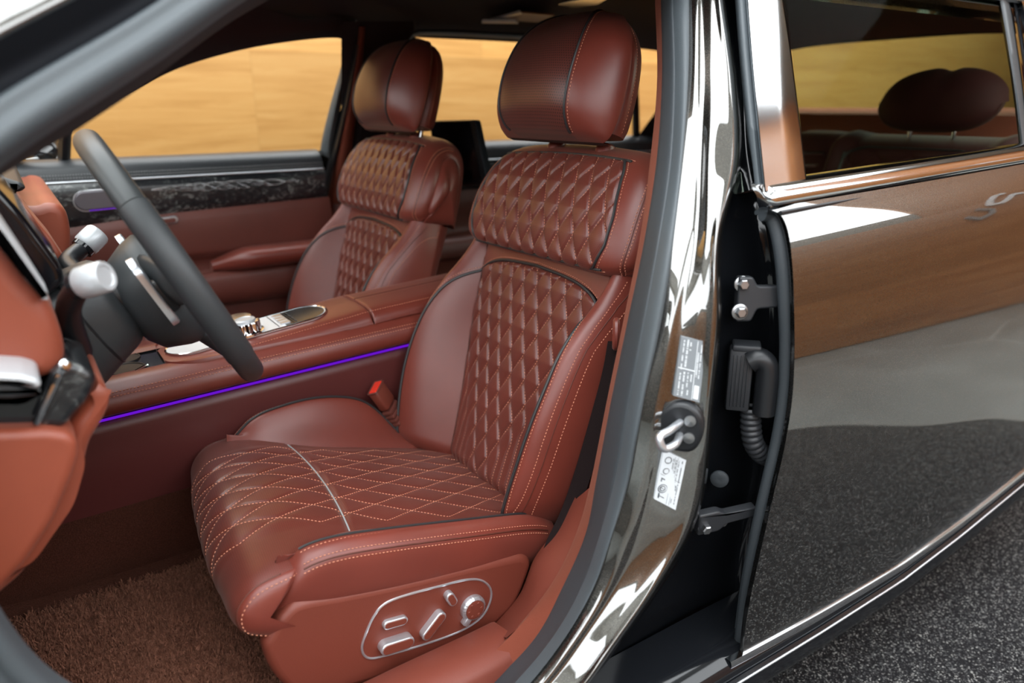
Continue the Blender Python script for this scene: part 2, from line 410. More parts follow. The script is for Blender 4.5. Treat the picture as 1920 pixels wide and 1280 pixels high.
pad_w = slut([0, .03, .08, .14, .20, .24, .28, .33, .45, .6], [.240, .256, .264, .262, .254, .244, .232, .226, .240, .25])
q_pad = Quilt(.0212, .088, .0072, kmax=12, t0=.03)
PQ0, PQ1 = .036, .252                        # quilted span along the profile
def pad_qw(s): return np.interp(s, [PQ0, PQ0+.015, PQ0+.05, PQ0+.10, .19, .225, PQ1], [.182, .196, .212, .212, .198, .186, .165])
def padP(y, s, quilt=True):
    y, s = np.broadcast_arrays(np.asarray(y, float), np.asarray(s, float))
    W = pad_w(s); r = np.clip(np.abs(y)/W, 0, 1); t = np.interp(s, PADL, PADC[:, 0]); n = np.interp(s, PADL, PADC[:, 1])
    dt = np.interp(s+.004, PADL, PADC[:, 0])-np.interp(s-.004, PADL, PADC[:, 0]); dn = np.interp(s+.004, PADL, PADC[:, 1])-np.interp(s-.004, PADL, PADC[:, 1])
    ln = np.hypot(dt, dn)+1e-9; nt, nn = -dn/ln, dt/ln        # outward normal in (t, n)
    # shoulders: the section shrinks towards a spine at the ends of its width
    k = 1-np.clip((r-.70)/.30, 0, 1)**2.2; k = np.sqrt(np.clip(k, 0, 1)); sh = np.interp(s, [0, .03, .2, .3, .62], [.10, .55, .62, .55, .3])
    tc, nc = .53, -.036; kk = 1-sh*(1-k)
    drop = .018*np.clip(np.abs(y)/.25, 0, 1.2)**2.2
    t = tc+(t-tc)*(1-(1-kk)*.55)-drop*sstep(.14, .30, s); n = nc+(n-nc)*kk
    if quilt:
        ins = sstep(0, .008, pad_qw(s)-np.abs(y))*sstep(0, .008, s-PQ0)*sstep(0, .008, PQ1-s)
        d = q_pad.depth(y, s)*ins-.0015*ins; t = t+nt*d; n = n+nn*d
    return BP(y, t, n)

def make_seat(loc):
    root = empty('bucket_seat', loc)
    lift = lambda fn, y, t, h: fn(y, t)+normal_at(fn, y, t)*h
    def path_on(fn, ys, ts, lft=0.0, sign=1):
        N = normal_at(fn, ys, ts)*sign; return fn(ys, ts)+N*lft, N
    # ---------- backrest
    back = MB(); ins = MB()
    nu, nv = 190, 170
    v = np.linspace(-.055, .45, nv)
    ui = np.linspace(-1, 1, nu); T2, U2 = np.meshgrid(v, ui)
    Y2 = U2*bk_wi(T2)
    # stretch so the last row follows the piping
    TT = -.055+(T2+.055)/(.505)*(bk_top(Y2)+.055); Y2 = U2*bk_wi(TT); P = bkP(Y2, TT)
    ins.grid(P, UV=np.stack([Y2, TT], -1))
    insert = ins.build('backrest_insert', M['leather_perf'], root, 'diamond quilted perforated leather', smooth=180)
    # band over the insert and the two wings
    v2 = np.linspace(0, 1, 26); V2, U3 = np.meshgrid(v2, ui); Yb = U3*bk_wi(np.full_like(V2, .40)); t0 = bk_top(Yb); Tb = t0+(.452-t0)*V2
    back.grid(BP(Yb, Tb, bk_h(Yb, Tb, False)))
    for sg in (-1, 1):
        uw = np.concatenate([np.linspace(0, .5, 26)[:-1], np.linspace(.5, 1, 40)**1.0])
        tw = np.linspace(-.035, .452, 120); T3, U4 = np.meshgrid(tw, uw); wi, wp, wo = bk_wi(T3), bk_wp(T3), bk_wo(T3)
        q = np.clip((U4-.5)/.5, 0, 1); Yw = np.where(U4 < .5, wi+(wp-wi)*U4*2, wp+(wo-wp)*(np.sin(q*PI/2))); Nn = bk_h(Yw, T3, False)
        back.grid(BP(sg*Yw, T3, Nn), flip=sg < 0)
    back.build('backrest', M['leather'], root, smooth=180)
    # shell: side and rear of the backrest
    sh = MB(); rows = []
    for tt in np.concatenate([-.035+.035*(1-np.cos(np.linspace(0, PI/2, 8)))[:-1], np.linspace(.0, .452, 36)]):
        wo = float(bk_wo(tt)); e = float(bk_h(np.array([wo*.999]), np.array([tt]), False)[0])
        dp = float(np.interp(tt, [-.06, 0, .1, .35, .46], [.030, .060, .075, .085, .095])); sec = cr([(wo*.985, e+.006), (wo, e-.012), (wo-.006, -dp*.7), (wo-.03, -dp), (wo-.09, -dp-.012), (0, -dp-.018)], 30)
        sec = np.concatenate([sec, (sec*[-1, 1])[::-1][1:]]); rows.append(BP(sec[:, 0], tt, sec[:, 1]))
    sh.grid(np.array(rows), flip=True)
    sh.build('backrest_shell', M['leather'], root, smooth=60)
    # charcoal piping: round the wings and over the insert
    pip = MB(); st = MB()
    def SEAM(*a, **k): m_ = MB(); m_.tube(*a, **k); m_.build('seam', M['seam'], root, smooth=180)
    half = cr([(.198, -.05), (.206, .0), (.221, .1), (.227, .2), (.224, .27), (.214, .325), (.190, .368), (.155, .391), (.10, .403), (0, .409)], 90)
    loop = np.concatenate([half, (half*[-1, 1])[::-1][1:]]); ys, ts = loop[:, 0], loop[:, 1]
    fnp = lambda y, t: BP(y, t, bk_h(y, t, False))
    fs = lambda y, t: BP(y, t, bk_h(np.abs(y), t, False))
    Nrm = -normal_at(fs, ys, ts)
    Nrm = np.where((Nrm@BN)[:, None] < 0, -Nrm, Nrm)
    pts = fs(ys, ts)+Nrm*.0015; pip.tube(pts, .0030, 8)
    pip.build('backrest_piping', M['piping'], root)
    off = np.array([0., 1, 0])*np.sign(ys)[:, None]; outw = np.cross(np.gradient(pts, axis=0), Nrm); outw /= np.linalg.norm(outw, axis=1)[:, None]+1e-9
    for dlt in (.0062,):
        yy, tt = ys+np.gradient(ts)/np.hypot(np.gradient(ys), np.gradient(ts))*dlt, ts-np.gradient(ys)/np.hypot(np.gradient(ys), np.gradient(ts))*dlt
        stitches(st, fs(yy, tt), np.where((normal_at(fs, yy, tt)@BN)[:, None] < 0, -1, 1)*normal_at(fs, yy, tt), .0058)
    # twin stitch rows down the outer side of each wing
    for sg in (-1, 1):
        tt = np.linspace(-.02, .425, 160); base = bk_wp(tt)+(bk_wo(tt)-bk_wp(tt))*np.interp(tt, [-.02, .1, .3, .38, .425], [.60, .62, .60, .72, .9])
        for o in (-.0052, .0052):
            N = normal_at(fs, sg*(base+o), tt); N = np.where((N@BN)[:, None] < 0, -N, N); stitches(st, fs(sg*(base+o), tt), N, .0058)
        N = normal_at(fs, sg*base, tt); N = np.where((N@BN)[:, None] < 0, -N, N); SEAM(fs(sg*base, tt)+N*.0002, .0009, 5)
    # quilting threads
    for k in range(-10, 10):
        tt = np.linspace(-.03, .41, 400)
        for o in (0.0,):
            yy = q_low.line(k, tt)+o; ok = (np.abs(yy) < bk_wi(tt)-.006) & (tt < bk_top(yy)-.004)
            seg = np.split(np.arange(400), np.where(np.diff(ok.astype(int)))[0]+1)
            for g in seg:
                if ok[g[0]] and len(g) > 6: stitches(st, BP(yy[g], tt[g], bk_h(yy[g], tt[g])+.0014), np.tile(BN, (len(g), 1)), .0058)
    for sg in (-1, 1):
        tt = np.linspace(-.04, .395, 80); yy = sg*bk_wi(tt); SEAM(BP(yy, tt, bk_h(yy, tt, False)+.0002), .0014, 5)
    # ---------- shoulder pad
    pad = MB(); qp = MB(); S1 = np.concatenate([np.linspace(0, PQ0, 16)[:-1], np.linspace(PQ0, PQ1, 120)[:-1], np.linspace(PQ1, PADL[-1], 50)])
    ui = np.linspace(-1, 1, 200); Sq = np.linspace(PQ0, PQ1, 130); SQ, UQ = np.meshgrid(Sq, ui); YQ = UQ*pad_qw(SQ)
    qp.grid(padP(YQ, SQ), UV=np.stack([YQ, SQ], -1), flip=False); quilt = qp.build('shoulder_pad_insert', M['leather_perf'], root, 'diamond quilted perforated leather', smooth=180)
    for sg in (-1, 1):
        uu = np.linspace(0, 1, 34); SS, UU = np.meshgrid(Sq, uu); Y = sg*(pad_qw(SS)+(pad_w(SS)-pad_qw(SS))*np.sin(UU*PI/2)); pad.grid(padP(Y, SS, False), flip=sg < 0)
    for a, b, m_ in ((0, PQ0, 16), (PQ1, PADL[-1], 60)):
        ss = np.linspace(a, b, m_); SS, UU = np.meshgrid(ss, np.sin(np.linspace(-PI/2, PI/2, 90))); pad.grid(padP(UU*pad_w(SS), SS, False))
    for sg in (-1, 1):
        ss = np.linspace(0, PADL[-1], 120); e = padP(sg*pad_w(ss), ss, False); e = np.concatenate([e, e[-1]+(e[0]-e[-1])*np.linspace(0, 1, 16)[1:, None]]); mm = e.mean(0)
        pad.grid(np.array([mm+(e-mm)*math.cos(k)+np.array([0, sg*.030, 0])*math.sin(k) for k in np.linspace(0, PI/2*.985, 12)]), flip=sg > 0)
    shp = pad.build('shoulder_pad', M['leather'], root, smooth=180)
    cir = []
    for s_ in np.linspace(PQ0, PQ1, 60): cir.append((float(pad_qw(s_)), s_))
    c = np.array(cir); lp = np.concatenate([c, (c*[-1, 1])[::-1]]); lp = cr(rounded(lp[::3], .02, 4), 260, True)
    fq = lambda y, s_: padP(y, s_, False); cen = BP(0, .54, -.06)
    N = normal_at(fq, lp[:, 0], lp[:, 1]); N = np.where((np.einsum('ij,ij->i', N, fq(lp[:, 0], lp[:, 1])-cen))[:, None] < 0, -N, N)
    pp = MB(); pp.tube(fq(lp[:, 0], lp[:, 1])+N*.0012, .0026, 7, closed=True); pp.build('shoulder_pad_piping', M['piping'], root)
    l2 = lp*[1+.0055/.2, 1]; l2[:, 1] = .145+(l2[:, 1]-.145)*(1+.0055/.11); stitches(st, fq(l2[:, 0], l2[:, 1]), N, .0058)
    for k in range(-12, 12):
        tt = np.linspace(PQ0+.002, PQ1-.002, 300)
        for o in (0.0,):
            yy = q_pad.line(k, tt)+o; ok = np.abs(yy) < pad_qw(tt)-.006
            for g in np.split(np.arange(300), np.where(np.diff(ok.astype(int)))[0]+1):
                if ok[g[0]] and len(g) > 6:
                    p = padP(yy[g], tt[g]); n_ = p-cen; n_ = np.stack([np.zeros(len(g)), n_[:, 1]*.0, np.zeros(len(g))], 1); N = normal_at(fq, yy[g], tt[g]); N = np.where((np.einsum('ij,ij->i', N, p-cen))[:, None] < 0, -N, N)
                    stitches(st, p+N*.0013, N, .0058)
    for sg in (-1, 1):
        tt = np.linspace(.02, .33, 120)
        for o in (-.005, .005):
            yy = sg*(pad_w(tt)*np.interp(tt, [0, .1, .2, .34], [.93, .945, .95, .96])+o*.6); p = fq(yy, tt); N = normal_at(fq, yy, tt); N = np.where((np.einsum('ij,ij->i', N, p-cen))[:, None] < 0, -N, N); stitches(st, p, N, .0058)
        yy = sg*(pad_w(tt)*np.interp(tt, [0, .1, .2, .34], [.93, .945, .95, .96])); p = fq(yy, tt); SEAM(p, .0010, 5)
    # ---------- headrest
    HA = math.radians(4)
    def HP(y, t, n): # small forward lean of the headrest
        t0 = t-.64; return BP(y+.018, .649+t0, n+t0*math.sin(HA))
    hd_front = slut([.632, .638, .650, .675, .72, .77, .81, .842, .865, .876], [.040, .080, .104, .122, .128, .121, .106, .082, .048, .008])
    hd_w = slut([.632, .638, .650, .68, .72, .76, .80, .835, .862, .876], [.146, .156, .164, .170, .171, .167, .155, .130, .092, .050])
    tts = np.concatenate([np.linspace(.633, .66, 14)[:-1], np.linspace(.66, .835, 40)[:-1], .835+(.876-.835)*np.sin(np.linspace(0, PI/2, 18))])
    cut = .60                                  # fraction of the half width where the front panel meets the side panel
    def head_sec(tt, y):
        W = hd_w(tt); f = hd_front(tt); b = np.interp(tt, [.632, .66, .80, .85, .876], [.046, .044, .040, .030, .008]); r = np.clip(np.abs(y)/W, 0, 1)
        return b+(f-b)*(1-np.clip(r, 0, 1)**3.0)**.62
    fr = MB(); sidep = {-1: MB(), 1: MB()}; hp = MB()
    uf = np.linspace(-1, 1, 60); TT, UU = np.meshgrid(tts, uf); YY = UU*hd_w(TT)*cut; fr.grid(HP(YY, TT, head_sec(TT, YY)), UV=np.stack([YY, TT], -1))
    head = empty('headrest', (0, 0, 0)); head.parent = root; 
    head.location = Vector(BP(0, .64, 0.0))-Vector(root.location)
    fr.build('headrest_front', M['leather_dots'], head, 'finely perforated leather front face', smooth=180)
    for sg in (-1, 1):
        us = np.linspace(0, 1, 40); TT, UU = np.meshgrid(tts, us); YY = hd_w(TT)*(cut+(1-cut)*np.sin(UU*PI/2)); sidep[sg].grid(HP(sg*YY, TT, head_sec(TT, YY)), flip=sg < 0)
        # return edge towards the rear cover
        e = np.array([HP(sg*hd_w(q), q, head_sec(q, hd_w(q))) for q in tts]); e2 = np.array([HP(sg*hd_w(q)*.90, .755+(q-.755)*.95, head_sec(q, hd_w(q))-.012) for q in tts]); sidep[sg].grid(np.array([e, e2]), flip=sg < 0)
        tq = tts[3:]; yq = sg*hd_w(tq)*cut; p = HP(yq, tq, head_sec(tq, yq)); 
        fh = lambda y, t_: HP(y, t_, head_sec(t_, y)); N = normal_at(fh, yq, tq); N = np.where((N@BN)[:, None] < 0, -N, N)
        hp.tube(p+N*.0010, .0024, 7)
        y2 = yq+sg*.006; N = normal_at(fh, y2, tq); N = np.where((N@BN)[:, None] < 0, -N, N); stitches(st, fh(y2, tq), N, .0058)
    # bottom and underside
    e = np.array([[HP(u*hd_w(.633), .633, q) for u in np.linspace(-1, 1, 20)] for q in np.linspace(.03, float(hd_front(.633)), 6)]); 
    for sg in (-1, 1): sidep[sg].build('headrest_side', M['leather'], head, smooth=180)
    hp.grid(e); hp.build('headrest_piping', M['piping'], head)
    # rear cover
    rc = MB(); rows = []
    for q in np.concatenate([np.linspace(.655, .82, 30), .82+.040*np.sin(np.linspace(0, PI/2, 12))[1:]]):
        W = float(hd_w(q))*.90; k = float(np.interp(q, [.655, .67, .82, .85, .86], [.7, 1, 1, .8, .35]))
        sec = cr([(W*.90, .042), (W, .022), (W*.985, .004), (W*.80, -.020*k), (0, -.038*k)], 24); sec = np.concatenate([sec, (sec*[-1, 1])[::-1][1:]]); rows.append(HP(sec[:, 0], q, sec[:, 1]))
    rc.grid(np.array(rows), capu=True, flip=True); rc.build('headrest_back', M['leather'], head, smooth=60)
    for sg in (-1, 1):
        p = np.array([HP(sg*(float(hd_w(q))*.90+.0008), q, .012) for q in np.linspace(.660, .845, 60)]); stitches(st, p, np.tile([-.3, sg*1., 0], (60, 1)), .0058)
    for sg in (-1, 1):
        m = MB(); m.tube(np.array([HP(sg*.073, q, -.012) for q in (.60, .62, .65, .70)]), .0062, 14); m.build('headrest_post', M['chrome'], head, 'chrome post')
        m = MB(); c = BP(sg*.073, .648, -.014); m.lathe([(.0, .022), (.012, .0215), (.017, .018), (.0195, .010), (.019, 0), (.020, -.02)][::-1], c-BT*.012, BT, 20); m.build('post_collar', M['leather'], root)
    # ---------- cushion: main pad with the rolled front edge
    prof = cr([(-.05, -.030), (.06, -.022), (.18, -.014), (.30, -.006), (.38, .002), (.44, .004), (.485, -.004), (.520, -.020), (.538, -.046), (.538, -.070), (.524, -.090), (.485, -.102), (.43, -.104)], 260)
    CL = np.concatenate([[0], np.cumsum(np.linalg.norm(np.diff(prof, axis=0), axis=1))])
    s_of_a = lambda a: np.interp(a, prof[:175, 0], CL[:175])
    q_c = Quilt(.0258, .118, .0034, kmax=9, amp=lambda y, s_: sstep(.02, .06, .215-np.abs(y)-.6*np.clip(.15-s_, 0, 1)-.5*np.clip(s_-.56, 0, 1)), t0=.010)
    cu_w = slut([0, .1, .3, .42, .48, .51, .54, .75], [.180, .185, .190, .200, .226, .244, .252, .252])
    seam_s = lambda y: .402+.25*y*y
    def cuP(y, s_, quilt=True):
        y, s_ = np.broadcast_arrays(np.asarray(y, float), np.asarray(s_, float)); a = np.interp(s_, CL, prof[:, 0]); m = np.interp(s_, CL, prof[:, 1]); W = cu_w(s_); r = np.clip(np.abs(y)/W, 0, 1)
        da = np.interp(s_+.004, CL, prof[:, 0])-np.interp(s_-.004, CL, prof[:, 0]); dm = np.interp(s_+.004, CL, prof[:, 1])-np.interp(s_-.004, CL, prof[:, 1]); ln = np.hypot(da, dm)+1e-9; na, nm = -dm/ln, da/ln
        d = .012*(1-r*r)
        d = d-.005*np.clip((r-.86)/.14, 0, 1)**2.5*sstep(.40, .50, s_)
        d = d-.0035*np.exp(-((s_-seam_s(y))/.006)**2)
        if quilt:
            inn = sstep(0, .03, .168-np.abs(y)); d = d+q_c.depth(y, s_)*inn*sstep(.0, .10, s_)*(1-np.exp(-((s_-seam_s(y))/.007)**2))
        return CP(a+na*d-.100*(y+.22)*sstep(.28, .50, s_), y, m+nm*d)
    cu = MB(); SS, UU = np.meshgrid(np.linspace(0, CL[-1], 210), np.linspace(-1, 1, 170)); YY = UU*cu_w(SS); cu.grid(cuP(YY, SS), UV=np.stack([YY, SS], -1))
    cush = cu.build('seat_cushion', M['leather_perf'], root, smooth=180)
    # end caps of the rolled front edge
    for sg in (-1, 1):
        cap = MB(); ss = np.linspace(float(s_of_a(.455)), CL[-1], 70); edge = cuP(sg*cu_w(ss), ss, False); c = edge.mean(0)
        G = []
        for k in np.linspace(0, 1, 10): G.append(edge+(c-edge)*(1-math.cos(k*PI/2))+np.array([0, sg*.020, 0])*math.sin(k*PI/2))
        cap.grid(np.array(G), flip=sg > 0); cap.build('cushion_end', M['leather'], root, smooth=180)
        p = edge+np.array([0, sg*.002, 0]); stitches(st, (edge+(c-edge)*.10+np.array([0, sg*.0105, 0])), np.tile([0, sg*1., 0], (len(p), 1)), .0065); SEAM(edge[8:], .0016, 5)
    for k in range(-10, 10):
        tt = np.linspace(.03, .66, 500)
        for o in (0.0,):
            yy = q_c.line(k, tt)+o; ok = (np.abs(yy) < .156) & (np.abs(yy) < cu_w(tt)-.012)
            for g in np.split(np.arange(500), np.where(np.diff(ok.astype(int)))[0]+1):
                if ok[g[0]] and len(g) > 8:
                    N = normal_at(lambda y, s_: cuP(y, s_, False), yy[g], tt[g]); N = np.where((N@(CUP+CFW*.6))[:, None] < 0, -N, N); stitches(st, cuP(yy[g], tt[g])+N*.0007, N, .0056, .0044, .0008)
    yy = np.linspace(-.19, .19, 60); p = cuP(yy, seam_s(yy), False); sd2 = MB(); sd2.tube(p+CUP*.0012, .0014, 6); sd2.build('cushion_centre_seam', M['thread_grey'], root)
    # ---------- cushion wings (side bolsters)
    for sg in (-1, 1):
        w = MB(); rows = []; crest = []
        hgt = slut([.0, .04, .09, .13, .17, .22, .28, .34, .39, .42, .45, .47, .485], [-.020, -.016, .008, .044, .070, .080, .078, .064, .044, .012, -.030, -.05, -.06]) if sg > 0 else \
              slut([.0, .03, .08, .15, .25, .34, .40, .44, .465, .485], [-.002, .010, .019, .024, .028, .030, .029, .022, .006, -.03])
        aa = np.concatenate([np.linspace(.0, .44, 60)[:-1], .44+.046*np.sin(np.linspace(0, PI/2, 18))])*(1.0 if sg < 0 else .905)
        wo = slut([0, .05, .12, .2, .36, .44, .47, .487], [.250, .256, .262, .266, .268, .266, .258, .240] if sg < 0 else [.21, .220, .246, .257, .256, .250, .238, .212]); woF = lambda a: float(wo(a))
        for a in aa:
            h = float(hgt(a)); m0 = float(np.interp(a, prof[:175, 0], prof[:175, 1])); o = woF(a); wi = float(cu_w(s_of_a(a)))-.006
            wc = o-.030
            sec = cr([(wi-.012, m0-.012), (wi, m0+.008), (wi+(wc-wi)*.45, m0+(h-m0)*.62), (wc, h), (o-.012, h-.006), (o, h-.024), (o+.001, min(h-.045, -.035)), (o-.005, -.060), (o-.020, -.085)], 54)
            rows.append(CP(a, sg*sec[:, 0], sec[:, 1])); crest.append(rows[-1])
        w.grid(np.array(rows), capu=True, flip=sg < 0); w.build('cushion_bolster', M['leather'], root, smooth=70)
        ac = aa[3:-12] if sg < 0 else aa[5:-8]; crestp = lambda da, dh: cr(np.array([CP(a, sg*(woF(a)-da), float(hgt(a))-dh) for a in ac[::3]]), 150)
        m = MB(); m.tube(crestp(.030, -.0012), .0026 if sg > 0 else .0020, 7); m.build('bolster_piping', M['piping'], root)
        if sg < 0:
            stitches(st, crestp(.0235, .0012), np.tile(CUP, (150, 1)), .0058)
            for da, dh, nn in ((.0065, .0098, .75), (.0005, .0205, .25)): stitches(st, crestp(da, dh), np.tile([0, -(1-nn), nn], (150, 1)), .0058)
            SEAM(crestp(.0028, .0148), .0012, 5)
        else: stitches(st, crestp(.018, .0022), np.tile(CUP, (150, 1)), .0058)
    st.build('stitching', M['thread'], root, 'rows of orange thread', smooth=None)
    # ---------- hard side cover with the switches
    yo = YC-.268
    vp = MB()
    px_ = lambda u, v_: on_y(u, v_, yo)
    outl = [px_(*q) for q in [(496, 1216), (504, 1196), (516, 1174), (536, 1150), (566, 1129), (650, 1113), (750, 1093), (860, 1067), (950, 1047), (984, 1042), (998, 1056), (988, 1090), (970, 1130), (945, 1160), (900, 1195), (800, 1240), (700, 1280), (600, 1305), (550, 1300), (512, 1262)]]
    o2 = cr(np.array([(p[0], p[2]) for p in outl]), 120, True); c0 = o2.mean(0)
    vp.prism(o2-c0, (c0[0], yo+.022, c0[1]), (1, 0, 0), (0, 0, 1), (0, -1, 0), .022, bev=.012, seg=5)
    val = vp.build('side_cover', M['trim_plastic'], root, smooth=60)
    yb = yo-.0015
    def panel2(pts): return [(p[0], p[2]) for p in (on_y(u, v_, yb) for u, v_ in pts)]
    bz = cr(np.array(panel2([(680, 1222), (682, 1200), (700, 1158), (722, 1132), (765, 1115), (825, 1099), (875, 1087), (905, 1089), (921, 1106), (918, 1132), (900, 1160), (860, 1185), (790, 1210), (720, 1230), (692, 1234)])), 110, True)
    m = MB(); m.prism(bz, (0, yo, 0), (1, 0, 0), (0, 0, 1), (0, -1, 0), .0006); m.build('switch_plate', M['trim_plastic'], val)
    m = MB(); m.tube(np.array([(p[0], yo-.0006, p[1]) for p in bz]), .0019, 8, closed=True); m.build('switch_bezel', M['satin'], val, 'satin silver rim')
    def switch(name, a, b, W, dp, ang=None):
        A = on_y(*a, yb); Bq = on_y(*b, yb); L = np.hypot(Bq[0]-A[0], Bq[2]-A[2]); an = math.atan2(Bq[2]-A[2], Bq[0]-A[0]); c = (A+Bq)/2
        m = MB(); m.prism(pill(0, 0, L, W, an), (c[0], yo, c[2]), (1, 0, 0), (0, 0, 1), (0, -1, 0), dp, bev=.0022); s_ = m.build(name, M['satin'], val, 'silver edged switch')
        m = MB(); m.prism(pill(0, 0, L-.005, W-.005, an), (c[0], yo-dp+.0003, c[2]), (1, 0, 0), (0, 0, 1), (0, -1, 0), .0009, bev=.0006); m.build('switch_face', M['trim_plastic'], val)
    switch('memory_switch', (716, 1171), (762, 1158), .0145, .008)
    switch('slide_switch', (708, 1212), (770, 1192), .0200, .016)
    switch('recline_switch', (789, 1193), (828, 1142), .0175, .013)
    switch('button_switch', (836, 1108), (848, 1128), .0150, .012)
    kc = on_y(885, 1137, yb); m = MB(); m.lathe([(.0, 0), (.0215, 0), (.0215, .006), (.020, .010), (.0170, .0115), (.0165, .0105)], (kc[0], yo, kc[2]), (0, -1, 0), 90, wob=lambda i, th: 1+.018*((i == 2)|(i == 3))*np.sign(np.sin(th*45))); kn = m.build('lumbar_knob', M['satin'], val, 'knurled silver ring', smooth=50)
    m = MB(); m.lathe([(.0165, .008), (.0162, .0120), (.012, .0128), (.0, .0124)], (kc[0], yo, kc[2]), (0, -1, 0), 40)
    for k in range(6): m.lathe([(.0028, 0), (.0024, .0012), (0, .0014)], (kc[0]+.0115*math.cos(k*PI/3), yo-.0124, kc[2]+.0115*math.sin(k*PI/3)), (0, -1, 0), 12)
    m.build('knob_face', M['trim_plastic'], val)
    m = MB(); m.box((kc[0]-.0145, yo-.006, kc[2]-.0185), (.011, .012, .013), R=rot((0, 1, 0), 40), bev=.002); m.build('knob_lever', M['satin'], val)
    # ---------- base under the cushion
    m = MB()
    for sg in (-1, 1): m.box((-.45, YC+sg*.19, .300), (.50, .05, .03), bev=.008)
    m.box((-.47, YC, .345), (.42, .44, .07), bev=.02)
    m.build('seat_frame', M['dark_leather'], root)
    return root
def relabel(o, name, label): o.name = name
seat = make_seat((-.45, YC, .285))
tag(seat, 'red-brown leather driver seat with quilted panels and power switches, behind the steering wheel', 'car seat', 'front seats')
seat2 = copy_tree(seat); seat2.location = (-.455, .374, .285); seat2.scale = (1, -1, 1)
tag(seat2, 'red-brown quilted leather passenger seat beyond the centre console', 'car seat', 'front seats')
# ------------------------------------------------------------------ the showroom
WOFF = 2.028
def wood(name, L, Hh, c0, c1, c2, off=0.0):
    t = NT(name); t.bsdf(c1, .42, spec=.4)
    g = t.n('ShaderNodeTexCoord'); sp = t.n('ShaderNodeSeparateXYZ'); t.l(g.outputs['Object'], sp.inputs[0]); cb = t.n('ShaderNodeCombineXYZ')
    t.l(t.math('ADD', sp.outputs[0], off), cb.inputs[0]); t.l(t.math('ADD', sp.outputs[2], -.08), cb.inputs[1])
    br = t.n('ShaderNodeTexBrick'); br.offset = .37; br.squash = 1; t.l(cb.outputs[0], br.inputs['Vector']); br.inputs['Scale'].default_value = 1
    br.inputs['Brick Width'].default_value = L; br.inputs['Row Height'].default_value = Hh; br.inputs['Mortar Size'].default_value = .0012; br.inputs['Mortar Smooth'].default_value = .1
    br.inputs['Color1'].default_value = (0, 0, 0, 1); br.inputs['Color2'].default_value = (1, 1, 1, 1); br.inputs['Mortar'].default_value = (.3, .3, .3, 1)
    mp = t.n('ShaderNodeMapping'); mp.inputs['Scale'].default_value = (.55, 8.0, 1); t.l(cb.outputs[0], mp.inputs[0])
    ad = t.n('ShaderNodeVectorMath', operation='ADD'); t.l(mp.outputs[0], ad.inputs[0]); ms = t.n('ShaderNodeVectorMath', operation='SCALE'); t.l(br.outputs['Color'], ms.inputs[0]); ms.inputs['Scale'].default_value = 7.0; t.l(ms.outputs[0], ad.inputs[1])
    n = t.noise(ad.outputs[0], 2.2, 6, .62, .9); k = t.noise(ad.outputs[0], .9, 3, .5, .3)
    grain = t.ramp(n, [(.25, c0), (.5, c1), (.75, c2)])
    tone = t.math('ADD', t.math('MULTIPLY', br.outputs['Color'], .30), .74)
    kn = t.n('ShaderNodeTexVoronoi'); kn.inputs['Scale'].default_value = 1.15; m2 = t.n('ShaderNodeMapping'); m2.inputs['Scale'].default_value = (1, 2.2, 1); t.l(cb.outputs[0], m2.inputs[0]); t.l(m2.outputs[0], kn.inputs['Vector'])
    knot = t.math('SUBTRACT', 1.0, t.math('DIVIDE', kn.outputs['Distance'], .06), clamp=True)
    hs = t.n('ShaderNodeHueSaturation'); t.l(t.mix(t.math('MULTIPLY', knot, .75), grain, tuple(c*.3 for c in c0)), hs.inputs['Color']); t.l(tone, hs.inputs['Value'])
    seam = t.mix(t.math('MULTIPLY', br.outputs['Fac'], .45), hs.outputs[0], tuple(c*.35 for c in c0)); t.setc(seam); return t.m
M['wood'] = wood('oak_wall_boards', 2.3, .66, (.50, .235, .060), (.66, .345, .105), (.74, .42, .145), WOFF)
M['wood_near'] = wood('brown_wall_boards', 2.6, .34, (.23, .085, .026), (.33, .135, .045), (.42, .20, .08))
# asphalt: speckled
t = NT('speckled_asphalt'); t.bsdf((.03, .03, .032), .8, spec=.3); co = t.coord(); v = t.n('ShaderNodeTexVoronoi'); v.inputs['Scale'].default_value = 330; t.l(co, v.inputs['Vector'])
n2 = t.noise(co, 420, 3, .7); sp_ = t.n('ShaderNodeSeparateColor'); t.l(v.outputs['Color'], sp_.inputs[0])
t.setc(t.ramp(t.math('ADD', t.math('MULTIPLY', sp_.outputs[0], .62), t.math('MULTIPLY', n2, .40)), [(.44, (.006, .006, .008)), (.62, (.026, .026, .029)), (.75, (.12, .12, .12)), (.88, (.62, .61, .57))]))
t.bump(t.math('ADD', n2, v.outputs['Distance']), .9, .004); M['asphalt'] = t.m
t = NT('grey_stone_floor'); t.bsdf((.22, .24, .22), .35, spec=.5); co = t.coord(); n = t.noise(co, 1.1, 5, .6, 1.0); w_ = t.n('ShaderNodeTexVoronoi', feature='DISTANCE_TO_EDGE'); w_.inputs['Scale'].default_value = .55
ds = t.noise(co, .7, 3); t.l(co, w_.inputs['Vector']); vein = t.math('SUBTRACT', 1.0, t.math('DIVIDE', w_.outputs['Distance'], .012), clamp=True)
t.setc(t.mix(t.math('MULTIPLY', vein, .5), t.ramp(n, [(.3, (.16, .175, .165)), (.7, (.27, .29, .275))]), (.42, .45, .43))); M['stone'] = t.m
M['dark_wall'] = plain('dark_grey_wall', (.055, .055, .055), .7)
M['ceiling'] = plain('grey_ceiling', (.22, .22, .20), .8)
M['lamp'] = emit('ceiling_lamp_diffuser', (.93, .97, 1.0), 3.6)
M['lamp_back'] = emit('bright_lamp_diffuser', (.95, .97, 1.0), 5.0)
M['wall_glow'] = emit('window_and_panel_glow', (.93, .97, 1.0), 3.0)
def struct(name, m, mat): o = m.build(name, mat); o['kind'] = 'structure'; return o
FARW, NEARW, CEIL = 2.75, -4.3, 3.9
